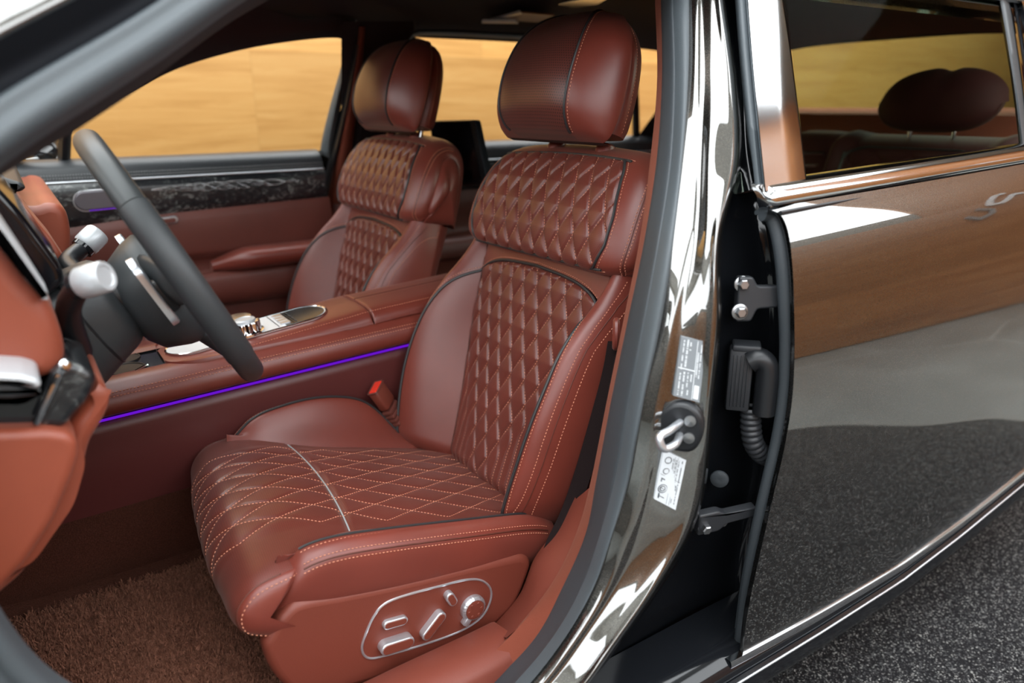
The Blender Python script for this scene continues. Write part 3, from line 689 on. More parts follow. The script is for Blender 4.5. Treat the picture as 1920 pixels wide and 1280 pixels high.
m = MB(); m.box((2.8, FARW+.1, CEIL/2), (17, .2, CEIL), bev=.01); struct('wall_back', m, M['wood'])
WR = rot((0, 0, 1), 15.5); wc = lambda x: np.array([x, -2.93+.277*(x-2.2), 0])-np.array([-.267, .964, 0])*-.10
def slab_wall(name, z0, z1, mat, back=0.0, x0=-6, x1=8):
    m = MB(); xm = (x0+x1)/2; c = np.array([xm, -3.25+.277*(xm-1.0), (z0+z1)/2])+np.array([.267, -.964, 0])*(.10+back); m.box((0, 0, 0), ((x1-x0)/.964, .2, z1-z0), bev=.004); o = struct(name, m, mat); o.location = Vector(c); o.rotation_euler = (0, 0, math.radians(15.5)); return o
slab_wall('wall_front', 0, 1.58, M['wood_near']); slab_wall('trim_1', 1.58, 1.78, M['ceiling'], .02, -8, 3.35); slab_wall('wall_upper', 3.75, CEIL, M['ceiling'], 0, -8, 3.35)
slab_wall('window_1', 1.78, 3.75, M['wall_glow'], .04, -8, 3.35); slab_wall('wall_side', 1.58, CEIL, M['wood_near'], .0, 3.35, 8)
m = MB(); m.box((-5.8, -.8, 1.0), (.2, 8.4, 2.0), bev=.01); struct('wall_left', m, M['dark_wall'])
m = MB(); m.box((-5.85, -.8, 2.85), (.1, 8.4, 1.7), bev=.01); struct('added_glow_panel', m, M['wall_glow'])  # unseen glowing panel, added to give the seat fronts a white sheen
m = MB(); m.box((-5.8, -.8, 3.8), (.2, 8.4, .2), bev=.01); struct('trim_2', m, M['ceiling'])
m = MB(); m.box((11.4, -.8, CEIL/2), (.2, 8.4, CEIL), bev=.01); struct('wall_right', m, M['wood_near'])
m = MB(); m.box((2.8, -.8, CEIL+.1), (17.6, 8.6, .2), bev=.01); struct('ceiling', m, M['ceiling'])
m = MB(); m.box((2.8, -.8, -.11), (17.6, 8.6, .2), bev=.01); struct('floor', m, M['stone'])
tt_ = empty('turntable', (.05, .30, 0), 'dark speckled asphalt turntable under the parked car', 'turntable')
th_ = np.linspace(0, 2*PI, 240, endpoint=False); disc = lambda r: np.stack([-.30+r*np.cos(th_), np.minimum(.70+r*np.sin(th_), 2.60)], 1)
m = MB(); m.prism(disc(2.925), (0, 0, -.008), (1, 0, 0), (0, 1, 0), (0, 0, 1), .010); m.build('asphalt_surface', M['asphalt'], tt_)
m = MB(); rr_ = [np.column_stack([disc(r), np.full(240, z)]) for r, z in ((2.927, -.008), (2.927, .004), (2.965, .004), (2.968, -.008))]; m.grid(np.array(rr_), closev=True); m.build('turntable_rim', M['ceiling'], tt_, 'plain grey rim')
def ceiling_light(c, size, label, mat=None):
    r = empty('ceiling_light', (c[0], c[1], CEIL)); tag(r, label, 'ceiling light', 'showroom ceiling lights')
    m = MB(); x, y = size[0]/2, size[1]/2
    for a, b, q in (((c[0], c[1]-y), (size[0]+.06, .05), 0), ((c[0], c[1]+y), (size[0]+.06, .05), 0), ((c[0]-x, c[1]), (.05, size[1]), 0), ((c[0]+x, c[1]), (.05, size[1]), 0)): m.box((a[0], a[1], CEIL-.03), (b[0], b[1], .058), bev=.004)
    m.build('light_frame', M['ceiling'], r)
    one('diffuser', mat or M['lamp'], r, 'box', (c[0], c[1], CEIL-.02), (size[0]-.04, size[1]-.04, .03), bev=.002)
ceiling_light((-1.75, -1.35), (5.0, 3.3), 'large square ceiling light above the open front door')
ceiling_light((3.3, -1.45), (2.8, 1.5), 'wide ceiling light above the rear of the car')
ceiling_light((2.6, 1.70), (12.0, 1.7), 'long ceiling light along the wooden back wall', M['lamp_back'])

# raised letters on the wall beside the car (seen mirrored in the rear door)
def letter(pts, wd, mat, label):
    r = empty('wall_letter', (1+.964*pts[0][0], -3.25+.267*pts[0][0]+.01, pts[0][1]), label, 'letter', 'raised letters on the side wall')
    P = np.array(pts, float); tg = np.gradient(P, axis=0); tg /= np.linalg.norm(tg, axis=1)[:, None]; nr = np.stack([-tg[:, 1], tg[:, 0]], 1)*wd/2
    o = np.concatenate([P+nr, (P-nr)[::-1]]); m = MB(); m.prism(o, (1, -3.25, 0)+np.array([-.267, .964, 0])*.002, (.964, .267, 0), (0, 0, 1), (-.267, .964, 0), .03, bev=.004); m.build('letter_face', mat, r)
letter(poly([(3.27, 1.70), (3.17, 1.70), (3.05, 1.57), (3.00, 1.46), (3.13, 1.44), (3.22, 1.50), (3.32, 1.60), (3.42, 1.56)], 40), .05, M['label'], 'pale raised letter on the wooden wall beside the car')
letter(poly([(2.72, 1.30), (2.83, 1.19), (2.97, 1.25), (2.99, 1.33), (2.86, 1.43)], 30), .045, M['label_grey'], 'dark grey raised angular letter on the wooden wall')

# ------------------------------------------------------------------ the car: body shell
car = empty('sedan', (0.2, 0, 0), 'dark bronze grey car body with the front door open, on speckled asphalt', 'vehicle')
V_ = [-60, 0, 150, 300, 450, 600, 750, 900, 1000, 1100, 1200, 1300, 1400]
C0 = [1226, 1228, 1232, 1219, 1199, 1169, 1138, 1108, 1080, 1030, 945, 830, 690]
C1 = [1237, 1239, 1241, 1231, 1208, 1177, 1146, 1118, 1098, 1055, 1000, 900, 780]
C2 = [1261, 1262, 1266, 1259, 1236, 1209, 1181, 1152, 1125, 1090, 1032, 945, 832]
C3 = [1292, 1292, 1290, 1279, 1262, 1240, 1207, 1179, 1149, 1114, 1056, 976, 866]
C4 = [1312, 1312, 1311, 1310, 1300, 1268, 1245, 1216, 1188, 1147, 1085, 1008, 900]
C5 = [1338, 1338, 1343, 1332, 1330, 1318, 1308, 1282, 1256, 1204, 1136, 1064, 960]
C7 = [1350, 1352, 1372, 1378, 1346, 1345, 1331, 1318, 1289, 1231, 1160, 1086, 985]
CX = [1378, 1379, 1394, 1405, 1440, 1453, 1439, 1420, 1402, 1384, 1373, 1366, 1360]
vd = np.linspace(-60, 1400, 130)
cols = {k: cr(np.stack([V_, c], 1), 400) for k, c in dict(c0=C0, c1=C1, c2=C2, c3=C3, c4=C4, c5=C5, c7=C7, cx=CX).items()}
cx_ = lambda k, v, d=0: float(np.interp(v, cols[k][:, 0], cols[k][:, 1]))+d
def prow(k, d, off, off_top=None, add=None):
    """polyline down the pillar: image column k moved by d, at depth off under the outer surface"""
    out = []
    for v in vd:
        o = off if off_top is None else float(np.interp(v, [0, 450, 900], [off_top, (off+off_top)/2, off]))
        q = d if not hasattr(d, '__len__') else float(np.interp(v, [0, 450, 900, 1300], d)); out.append(on_side(cx_(k, v)+q, v, o))
    return np.array(out)
pin = prow('c0', 4, .250, .19); p0 = prow('c0', 0, .190, .135); p1 = prow('c1', 0, .150, .112)
tr = MB(); edge = prow('c0', 4, .175, .127); tr.grid(np.array([pin, pin*.3+p0*.7, p0, edge, p1, p1+np.array([.02, .02, 0])])); tr.build('door_opening_trim', M['suede'], car, 'rust coloured suede trim strip', smooth=60)
p2 = prow('c2', 0, .098, .080); p3 = prow('c3', 0, .074, .060)
def lobes(a, b, n, depth):
    return [a+(b-a)*k+np.array([-.5, -.85, 0])*depth*math.sin(k*PI)**.8 for k in np.linspace(0, 1, n)]
sm = MB(); sm.grid(np.array([p1+np.array([.012, .012, 0])]+lobes(p1, p2, 9, .012))); sl = sm.build('door_seal', M['rubber'], car, 'dark rubber weatherstrip', smooth=80)
sm = MB(); sm.grid(np.array(lobes(p2, p3, 8, .009)+[p3+np.array([.012, .010, 0])])); sm.build('seal_bulb', M['seal_grey'], sl, 'pale grey hollow bulb of the weatherstrip', smooth=80)
# painted pillar face
pp = [p3+np.array([.004, .006, 0]), prow('c4', -5, .060, .050), prow('c4', 4, .060, .049), prow('c5', -4, .036, .031), prow('c5', 4, .033, .028), prow('c7', -4, .022, .017), prow('c7', 3, .028, .022), prow('c7', 7, .050, .04)]
fine = []
for i in range(len(vd)): q_ = poly(np.array([q[i] for q in pp]), 90); k_ = np.ones(9)/9; fine.append(np.stack([np.convolve(np.pad(q_[:, j], 4, mode='reflect', reflect_type='odd'), k_, 'valid') for j in range(3)], 1))
m = MB(); m.grid(np.array(fine)); pill_b = m.build('centre_pillar', M['paint'], car, smooth=80)
rec = [pp[-1], prow('c7', 12, .115, .09), prow('cx', [-6, -25, -25, -10], .125, .10), prow('cx', 2, .110, .085), prow('cx', 30, .095, .08)]
m = MB(); m.grid(np.array([cr(np.array([q[i] for q in rec]), 24) for i in range(len(vd))])); m.build('pillar_recess', M['gloss_black'], car, 'black hinge recess', smooth=80)
# small plug in the recess
c = on_side(1349, 897, .09); m = MB(); m.lathe([(.014, 0), (.0135, .003), (.010, .0045), (.004, .005), (0, .0045)], c, (-.8, -.6, 0), 24); m.build('plug', M['rubber'], car)
# striker with its rubber base
c = on_side(1277, 797, .044); nx = np.array([-.80, -.60, 0.]); nx /= np.linalg.norm(nx); tx = np.array([.6, -.8, 0.]); m = MB()
m.prism(rounded([(-.030, -.026), (-.006, -.036), (.020, -.034), (.030, -.010), (.030, .014), (.014, .034), (-.010, .036), (-.030, .016)], .012), c-nx*.006, tx, (0, 0, 1), nx, .016, bev=.006); stk = m.build('striker', M['black'], car)
a = c+nx*.008+np.array([0, 0, .008]); b = c+nx*.008-np.array([0, 0, .010])
q = cr([a, a+nx*.030-tx*.010, a+nx*.048-tx*.020+np.array([0, 0, -.003]), b+nx*.048-tx*.014, b+nx*.030-tx*.002, b], 60); m = MB(); m.tube(q, .0052, 12); m.build('striker_loop', M['satin'], stk, 'silver striker loop')
for z in (0.012, -.012):
    m = MB(); m.lathe([(.008, 0), (.0075, .004), (.0, .005)], c+nx*.008+tx*.012+np.array([0, 0, z]), nx, 16); m.build('striker_bolt', M['steel'], stk)
# stickers on the pillar
def sticker(name, quad, off, mat, label, prints, pm):
    q = [on_side(u, v, o_) for (u, v), o_ in zip(quad, off)]; n = np.cross(q[1]-q[0], q[3]-q[0]); n /= np.linalg.norm(n); n = n if np.dot(n, CAM_POS-q[0]) > 0 else -n
    at = lambda s, t_: (q[0]*(1-s)+q[1]*s)*(1-t_)+(q[3]*(1-s)+q[2]*s)*t_
    def slab(mb, s0, s1, t0, t1, h, th=.0004):
        A = [at(s0, t0), at(s1, t0), at(s1, t1), at(s0, t1)]; B = [p+n*h for p in A]; Bt = [p-n*th for p in B]; mb.add(Bt+B, [(4, 5, 6, 7), (0, 1, 5, 4), (1, 2, 6, 5), (2, 3, 7, 6), (3, 0, 4, 7)])
    m = MB(); slab(m, 0, 1, 0, 1, .0014, .006); st_ = m.build(name, mat, car, label)
    m = MB()
    for pr in prints:
        if pr[0] == 'rect': slab(m, *pr[1:], .0018)
        elif pr[0] == 'ring':
            _, s, t_, r = pr; th = np.linspace(0, 2*PI, 20); ex = (q[1]-q[0])/np.linalg.norm(q[1]-q[0]); ey = np.cross(n, ex); m.tube(np.array([at(s, t_)+n*.0017+r*(ex*math.cos(k)+ey*math.sin(k)) for k in th[:-1]]), .0006, 5, closed=True)
    # rows of small print run along the long side of the sticker
    rg = np.random.default_rng(len(prints)+int(quad[0][0]))
    for pr in prints:
        if pr[0] != 'text': continue
        _, s, t0, t1, w = pr; t_ = t0
        while t_ < t1:
            l = rg.choice([.006, .010, .014]); 
            if rg.random() < .8: slab(m, s-w/2, s+w/2, t_, min(t1, t_+l), .0018)
            t_ += l+.007
    m.build('print', pm, st_)
PL = [('text', .15, .03, .97, .05), ('text', .30, .03, .48, .07), ('text', .42, .03, .20, .06), ('text', .30, .55, .97, .06), ('text', .45, .56, .80, .05), ('text', .58, .58, .70, .05), ('text', .86, .05, .62, .05), ('text', .76, .20, .60, .05), ('rect', .68, .70, .02, .98), ('rect', .04, .68, .505, .52), ('rect', .74, .92, .74, .96), ('text', .50, .85, .93, .05)]
sticker('certification_label', [(1277, 630), (1323, 640), (1311, 754), (1262, 741)], [.048, .031, .031, .050], M['label_grey'], 'grey data plate with rows of white print', PL, M['ink_white'])
PT = [('text', .86, .05, .92, .04), ('text', .72, .05, .92, .04), ('text', .60, .05, .42, .05), ('text', .60, .50, .62, .10), ('text', .48, .05, .38, .04), ('text', .78, .55, .66, .09), ('rect', .05, .95, .455, .462), ('rect', .53, .54, .02, .98), ('rect', .65, .66, .02, .98), ('ring', .26, .14, .0045), ('ring', .26, .36, .0040), ('rect', .24, .28, .18, .32), ('rect', .12, .40, .52, .545), ('rect', .12, .16, .52, .60), ('rect', .36, .40, .52, .60), ('ring', .26, .72, .0060), ('ring', .26, .72, .0035), ('rect', .14, .38, .715, .725), ('rect', .12, .40, .88, .895), ('rect', .12, .18, .84, .94)]
sticker('tyre_pressure_label', [(1244, 844), (1286, 862), (1266, 955), (1226, 934)], [.050, .036, .037, .053], M['label'], 'white tyre pressure label with small diagrams', PT, M['ink'])

# continuation of the opening seal: sill, front pillar, windscreen pillar
loop = cr([p2[-1]*.5+p3[-1]*.5, (-.52, -.790, .290), (-.68, -.790, .345), (-.855, -.785, .415), (-.982, -.780, .570), (-1.028, -.778, .71), (-1.05, -.775, .86), (-1.03, -.772, .98), (-.99, -.768, 1.055), (-.922, -.758, 1.112), (-.80, -.695, 1.186), (-.665, -.622, 1.270), (-.52, -.566, 1.335), (-.34, -.540, 1.370), (-.16, -.540, 1.375), (-.085, -.562, 1.350), p2[0]*.5+p3[0]*.5], 220)
tg = np.gradient(loop, axis=0); tg /= np.linalg.norm(tg, axis=1)[:, None]; sn = np.stack([np.zeros(220), -np.ones(220), .45*np.clip((loop[:, 2]-.95)/.2, 0, 1)], 1); sn -= tg*np.einsum('ij,ij->i', sn, tg)[:, None]; sn /= np.linalg.norm(sn, axis=1)[:, None]
ow = np.cross(sn, tg); ow = np.where(np.einsum('ij,ij->i', ow, loop-np.array([-.5, -.7, .8]))[:, None] < 0, -ow, ow)
def sweep(sec, a=0, b=220):
    """carry a cross-section (outward, sideways) round the door opening"""
    return np.array([loop[a:b]+ow[a:b]*o+sn[a:b]*d for o, d in sec])
m = MB(); m.grid(sweep(cr([(-.022, -.020), (-.019, .002), (-.009, .010), (.001, .006), (.007, .009), (.014, .006), (.017, -.006)], 18))); m.build('opening_seal', M['seal_grey'], car, 'soft grey seal round the door opening', smooth=80)
m = MB(); m.grid(sweep(cr([(.015, -.004), (.022, -.010), (.031, -.008), (.038, .010), (.0425, .0235)], 14))); m.build('opening_channel', M['matte_black'], car, smooth=80)
m = MB(); m.grid(sweep(cr([(.042, .022), (.0435, .0265), (.050, .0285), (.070, .0300), (.105, .0300), (.125, .018)], 40), 118, 205)); m.build('windscreen_pillar', M['paint'], car, 'light reflecting painted pillar', smooth=80)
m = MB(); m.grid(sweep(cr([(.086, .022), (.096, .034), (.125, .034), (.16, .02), (.24, .015)], 14), 0, 60)); m.build('front_pillar', M['paint'], car, smooth=80)
m = MB(); m.grid(sweep(cr([(-.016, -.070), (-.020, -.045), (-.020, -.018)], 8), 110, 200)); m.build('pillar_trim', M['headliner'], car, smooth=80)
# red sill plate inside the seal
sp_ = cr([(-.405, -.722, .330), (-.46, -.726, .332), (-.55, -.730, .335), (-.66, -.735, .338), (-.76, -.735, .342)], 60)
m = MB(); m.grid(np.array([sp_+np.array(q) for q in ((0, .09, -.03), (0, .055, .004), (0, .045, .012), (0, .0, .022), (0, -.030, .018), (0, -.040, .008), (0, -.042, -.03))])); m.build('sill_plate', M['trim_plastic'], car, 'red-brown sill cover', smooth=60)
# rocker under the doors
xs = np.linspace(-1.3, 1.6, 60); zb = np.interp(xs, [-1.3, -.1, .13, .39, .61, .86, 1.3, 1.6], [.262, .262, .257, .257, .277, .311, .37, .42])
rk = [np.stack([xs, np.full(60, y), zb+dz], 1) for y, dz in ((-.80, .03), (-.86, .020), (-.895, .006), (-.905, -.010), (-.905, -.022), (-.912, -.026), (-.915, -.050), (-.900, -.085), (-.86, -.105), (-.78, -.108))]
m = MB(); m.grid(np.array(rk)); m.build('rocker', M['gloss_black'], car, 'gloss dark lower sill', smooth=50)
xs2 = np.linspace(-.3, 1.6, 50); zb2 = np.interp(xs2, [-1.3, -.1, .13, .39, .61, .86, 1.3, 1.6], [.262, .262, .257, .257, .277, .311, .37, .42])
m = MB(); m.tube(np.stack([xs2, np.full(50, -.913), zb2-.024], 1), .0022, 6); m.build('rocker_line', M['satin'], car)
# floor, tunnel and firewall, carpeted
X = np.linspace(-1.45, 1.5, 40); sec = [(-.79, .24), (-.74, .272), (-.70, .278), (-.16, .278), (-.120, .31), (-.100, .40), (-.085, .535), (.0, .55), (.085, .535), (.10, .40), (.12, .31), (.16, .278), (.70, .278), (.76, .30)]
rows = []
for x in X:
    k = float(np.clip((-1.05-x)/.40, 0, 1)); rows.append([(x, y, z+(.36*k**1.4 if abs(y) < .72 else .2*k)*(1 if z < .5 else .3)) for y, z in cr(sec, 70)])
m = MB(); m.grid(np.array(rows)); m.build('floor_carpet', M['carpet'], car, 'smooth dark brown carpet', smooth=60)
# headliner, roof skin
X = np.linspace(-.62, 1.66, 40); Y = np.linspace(-.66, .66, 41); XX, YY = np.meshgrid(X, Y, indexing='ij')
ZZ = 1.400-.072*(np.abs(YY)/.64)**4-.05*np.clip((-.35-XX)/.3, 0, 2)**2-.075*np.clip((XX-1.0)/.66, 0, 1)**2
m = MB(); m.grid(np.stack([XX, YY, ZZ], -1)); hl = m.build('headliner', M['headliner'], car, smooth=80)
X = np.linspace(-.68, 1.64, 40); Y = np.linspace(-.66, .66, 41); XX, YY = np.meshgrid(X, Y, indexing='ij'); ZZ = 1.470-.105*(np.abs(YY)/.64)**3-.05*np.clip((-.35-XX)/.3, 0, 2)**2-.12*np.clip((XX-1.1)/.9, 0, 1)**2
m = MB(); m.grid(np.stack([XX, YY, ZZ], -1), flip=True); m.build('roof', M['paint'], car, smooth=80)
# windscreen, bonnet and front wing ahead of the open door
ys_ = np.linspace(-.62, .62, 20); m = MB(); m.grid(np.array([[(-.66-.80*k-.10*k*(y/.62)**2*-1, y*(1+.16*k), 1.345-.36*k-.03*(y/.62)**2*(1-k)) for y in ys_] for k in np.linspace(0, 1, 12)])); m.build('windscreen', M['glass'], car, 'clear windscreen', smooth=80)
ys_ = np.linspace(-.80, .80, 24); m = MB(); m.grid(np.array([[(-1.40-1.0*k, y, .985-.10*k*k-.045*(y/.8)**4) for y in ys_] for k in np.linspace(0, 1, 16)]), flip=True); m.build('bonnet', M['paint'], car, smooth=80)
zz_ = np.linspace(.30, .95, 24); m = MB(); m.grid(np.array([[(x, side_y(z)+.03*max(0, (-1.5-x))**2, z) for z in zz_] for x in np.linspace(-2.4, -1.16, 30)])); m.grid(np.array([[(x, -.90+.10*k+.03*max(0, (-1.5-x))**2, .95+.015*k) for k in np.linspace(0, 1, 5)] for x in np.linspace(-2.4, -1.16, 30)])); m.build('front_wing', M['paint'], car, smooth=80)
# side of the roof over the rear door
xs = np.linspace(-.30, 1.64, 40); m = MB(); m.grid(np.array([np.stack([xs, np.full(40, y), np.full(40, z)], 1) for y, z in ((-.655, 1.385), (-.67, 1.345), (-.66, 1.33), (-.60, 1.32), (-.60, 1.30))])); m.build('roof_rail', M['paint'], car)
# ------------------------------------------------------------------ near rear door
def belt(x): return .987+.034*(np.asarray(x)+.07)
door = empty('car_door', (.3, -.90, .26), 'closed rear door with glossy bronze grey skin, chrome belt trim and hinges exposed', 'car door', 'car doors')
def skin_y(x, z):
    zz = z-(belt(x)-.987)*np.clip((z-.62)/.36, 0, 1); return side_y(zz)+.010*((x-.45)/.55)**2
ED = [(1447, 394), (1463, 402), (1474, 422), (1481, 452), (1486, 500), (1489, 570), (1490, 650), (1487, 730), (1478, 800), (1466, 862), (1450, 930), (1432, 1008), (1414, 1088), (1398, 1175), (1386, 1262)]
EP = []
for u, v in ED:
    d = ray(u, v); lo, hi = .4, 2.0
    for _ in range(50):
        mdl = .5*(lo+hi); p = CAM_POS+d*mdl
        if p[1] < skin_y(p[0], p[2]): lo = mdl
        else: hi = mdl
    EP.append(CAM_POS+d*lo)
EP = cr(np.array(EP), 120)
ZB = lambda x: np.interp(x, [-.3, -.1, .13, .39, .61, .86, 1.3, 1.6], [.262, .262, .257, .257, .277, .311, .37, .42])
m = MB(); rows = []; nx_, nz_ = 90, 120
zt = EP[0][2]
for i, s_ in enumerate(np.linspace(0, 1, nz_)):
    # each row starts on the front edge and runs to the back of the door
    e = EP[min(119, int(round(s_*119)))]; k = (EP[0][2]-e[2])/(EP[0][2]-EP[-1][2])
    xr = 1.45; x = e[0]+(xr-e[0])*np.linspace(0, 1, nx_)**1.5
    top = belt(x)+.004; bot = ZB(x)+.006; f = np.linspace(0, 1, nx_)**1.5
    z0 = top+(bot-top)*k; z = e[2]+(z0-e[2])*np.clip((x-e[0])/.05, 0, 1)
    rows.append(np.stack([x, skin_y(x, z), z], 1))
R_ = np.array(rows)
lip = np.array([r[0]+np.array([.004, .010, 0]) for r in R_]); rnd = np.array([r[0]+np.array([.0008, .003, 0]) for r in R_])
m.grid(np.concatenate([lip[:, None], rnd[:, None], R_], 1)); m.build('door_skin', M['paint'], door, 'mirror glossy bronze grey panel', smooth=80)
# rubber edge seal and the dark frame behind the front edge
SE = [(1424, 398), (1440, 402), (1452, 425), (1460, 460), (1466, 510), (1470, 580), (1472, 650), (1468, 740), (1456, 820), (1440, 890), (1424, 960), (1408, 1040), (1396, 1110), (1386, 1190), (1380, 1256)]
m = MB(); q = cr(np.array([on_side(u+6, v, .030) for u, v in SE]), 120); m.tube(q, .0085, 10, flat=1.5); m.build('door_seal', M['rubber'], door, 'black rubber edge seal', smooth=80)
q2 = cr(np.array([on_side(u-6, v, .050) for u, v in SE]), 120); m = MB(); m.tube(q2, .0035, 8); m.build('seal_lip', M['seal_grey'], door)
m = MB(); m.grid(np.array([cr(np.array([on_side(u+16, v, .012) for u, v in SE]), 80), cr(np.array([on_side(u+2, v, .045) for u, v in SE]), 80), cr(np.array([on_side(u+2, v, .10) for u, v in SE]), 80), cr(np.array([on_side(u+40, v, .13) for u, v in SE]), 80)])); m.build('door_frame', M['gloss_black'], door, smooth=60)
# chrome belt trim
xs = np.concatenate([-.088+.012*(1-np.cos(np.linspace(0, PI/2, 7)))[:-1], np.linspace(-.076, 1.45, 60)]); kk = np.concatenate([np.sin(np.linspace(.12, PI/2, 7))[:-1], np.ones(60)])
sec = cr([(.012, .000), (-.004, .002), (-.012, .010), (-.011, .020), (-.003, .030), (.012, .034), (.030, .034)], 24)
m = MB(); rows = []
for x, k in zip(xs, kk):
    c = .018; rows.append([(x, -.868+y*k+.012*(1-k), float(belt(x))+c+(z-c)*k) for y, z in sec])
m.grid(np.array(rows), capu=False); m.add(np.array(rows[0]), [list(range(24))]); m.build('belt_trim', M['chrome'], door, 'polished chrome belt strip', smooth=60)
m = MB(); m.tube(np.array([(x, -.882, float(belt(x))-.004) for x in np.linspace(-.07, 1.45, 40)]), .0032, 6); m.build('belt_gap', M['black'], door)
# chrome line along the bottom of the skin
xs = np.linspace(-.098, 1.45, 60); m = MB(); m.grid(np.array([np.stack([xs, skin_y(xs, ZB(xs)+.01)+dy, ZB(xs)+dz], 1) for dy, dz in ((.008, .0105), (-.0025, .0095), (-.0045, .004), (-.004, -.003), (.004, -.008), (.03, -.010))])); m.build('lower_trim', M['chrome'], door, 'thin chrome strip', smooth=50)
# bright pillar cover
def quadgrid(cols_, off, n=40):
    """columns of image points -> surface on the car side"""
    return np.array([cr(np.array([on_side(u, v, o) for u, v in c]), n) for c, o in zip(cols_, off)])
Lc = [(1396, -60), (1400, 0), (1406, 80), (1413, 160), (1421, 240), (1428, 310), (1433, 358)]; Rc = [(1459, -60), (1468, 0), (1480, 80), (1491, 160), (1501, 240), (1509, 310), (1514, 352)]
Mc = [((a[0]+b[0])/2, (a[1]+b[1])/2) for a, b in zip(Lc, Rc)]
L2 = [(u+3, v) for u, v in Lc]; R2 = [(u-3, v) for u, v in Rc]
m = MB(); m.grid(quadgrid([[(u-2, v) for u, v in Lc], Lc, L2, Mc, R2, Rc, [(u+1, v) for u, v in Rc]], [.020, .004, .0, .0, .0, .003, .014])); m.build('pillar_cover', M['chrome'], door, 'mirror bright window pillar cover', smooth=80)
m = MB(); m.grid(quadgrid([[(u-22+5*(v > 300), v) for u, v in Lc], [(u-16, v) for u, v in Lc], [(u-8, v) for u, v in Lc], [(u-1, v) for u, v in Lc]], [.055, .020, .014, .018])); m.build('pillar_rubber', M['seal_grey'], door, 'grey rubber edge', smooth=80)
# window glass and its rear guide
gx = np.linspace(0, 1, 20); T0 = np.array([on_side(1455, -80, .016)+(on_side(1862, -40, .016)-on_side(1455, -80, .016))*k for k in gx]); B0 = np.array([on_side(1510, 352, .016)+(on_side(1930, 296, .016)-on_side(1510, 352, .016))*k for k in gx])
G = []
for k in np.linspace(0, 1, 14):
    p = T0*(1-k)+B0*k; p[:, 1] = side_y(p[:, 2]-.034*(p[:, 0]+.07)*0)+.016; G.append(p)
m = MB(); G = np.array(G); m.grid(G); m.grid(G+np.array([0, .004, .002]), flip=True); m.build('window_glass', M['tint'], door, 'tinted side window')
def strip(name, A, Bc, offs, mat, label=None, parent=None):
    cs = [[(a[0]+(b[0]-a[0])*k, a[1]+(b[1]-a[1])*k) for a, b in zip(A, Bc)] for k in np.linspace(0, 1, len(offs))]; m = MB(); m.grid(quadgrid(cs, offs, 30)); return m.build(name, mat, parent or door, label, smooth=60)
strip('window_guide', [(1858, -60), (1870, 0), (1886, 90), (1900, 180), (1914, 300)], [(1882, -60), (1894, 0), (1908, 90), (1920, 180), (1931, 300)], [.030, .008, .004, .004, .008, .03], M['soft_grey'], 'matt grey window guide')
strip('window_guide_edge', [(1884, -60), (1896, 0), (1910, 90), (1922, 180), (1934, 300)], [(1896, -60), (1908, 0), (1922, 90), (1936, 180), (1950, 300)], [.03, .010, .010, .03], M['gloss_black'])
strip('window_frame', [(1893, -60), (1903, 0), (1926, 80), (1950, 180)], [(1930, -60), (1940, 0), (1962, 80), (1985, 180)], [.02, .0, .0, .02], M['chrome'], 'chrome window frame')
m = MB(); m.grid(np.array([[on_side(u, v, o) for u in np.linspace(1380, 1960, 20)] for v, o in ((-70, .0), (-50, .004), (-46, .02))])); m.build('window_header', M['gloss_black'], door)
# door inner card seen through its window
xs = np.linspace(-.03, 1.45, 30); m = MB(); m.grid(np.array([np.stack([xs, np.full(30, y), belt(xs)+dz], 1) for y, dz in ((-.845, .010), (-.80, .016), (-.765, .004), (-.755, -.06), (-.74, -.30), (-.76, -.66))])); m.build('door_card', M['dark_leather'], door, smooth=50)
# hinges
def hinge(name, pts, off0, off1, bolts, label):
    m = MB(); A = [on_side(u, v, o) for (u, v), o in zip(pts, [off0]*2+[off1]*2)]
    a, b, c, d_ = A; n = np.cross(b-a, d_-a); n /= np.linalg.norm(n); n = n if np.dot(n, CAM_POS-a) > 0 else -n
    ex = (d_-a); L = np.linalg.norm(ex); ex /= L; ey = np.cross(n, ex); H = np.dot(b-a, ey); 
    out = rounded([(0, 0), (0, H), (L*.42, H*1.0), (L*.58, H*.80), (L*1.25, H*.80), (L*1.25, H*.32), (L*.62, H*.28), (L*.46, 0)], .004)
    m.prism(out, a-n*.010, ex, ey, n, .014, bev=.003); h = m.build(name, M['hinge_black'], door, label)
    for u, v in bolts:
        p = on_side(u, v, off0-.004); m = MB(); m.lathe([(.0115, 0), (.0115, .003), (.0085, .004)], p, n, 24)
        m.lathe([(.0078, .003), (.0078, .011), (.0060, .0125), (.0, .0125)], p, n, 6, caps=True); m.build('hinge_bolt', M['steel'], h, 'bright hexagon bolt', smooth=30)
    return h
hinge('upper_hinge', [(1378, 602), (1374, 518), (1440, 600), (1440, 602)], .080, .055, [(1391, 532), (1386, 584)], 'black upper hinge with two bolts')
hinge('lower_hinge', [(1306, 1002), (1304, 966), (1390, 970), (1392, 982)], .080, .055, [(1320, 986), (1350, 972)], 'black lower hinge with two bolts')
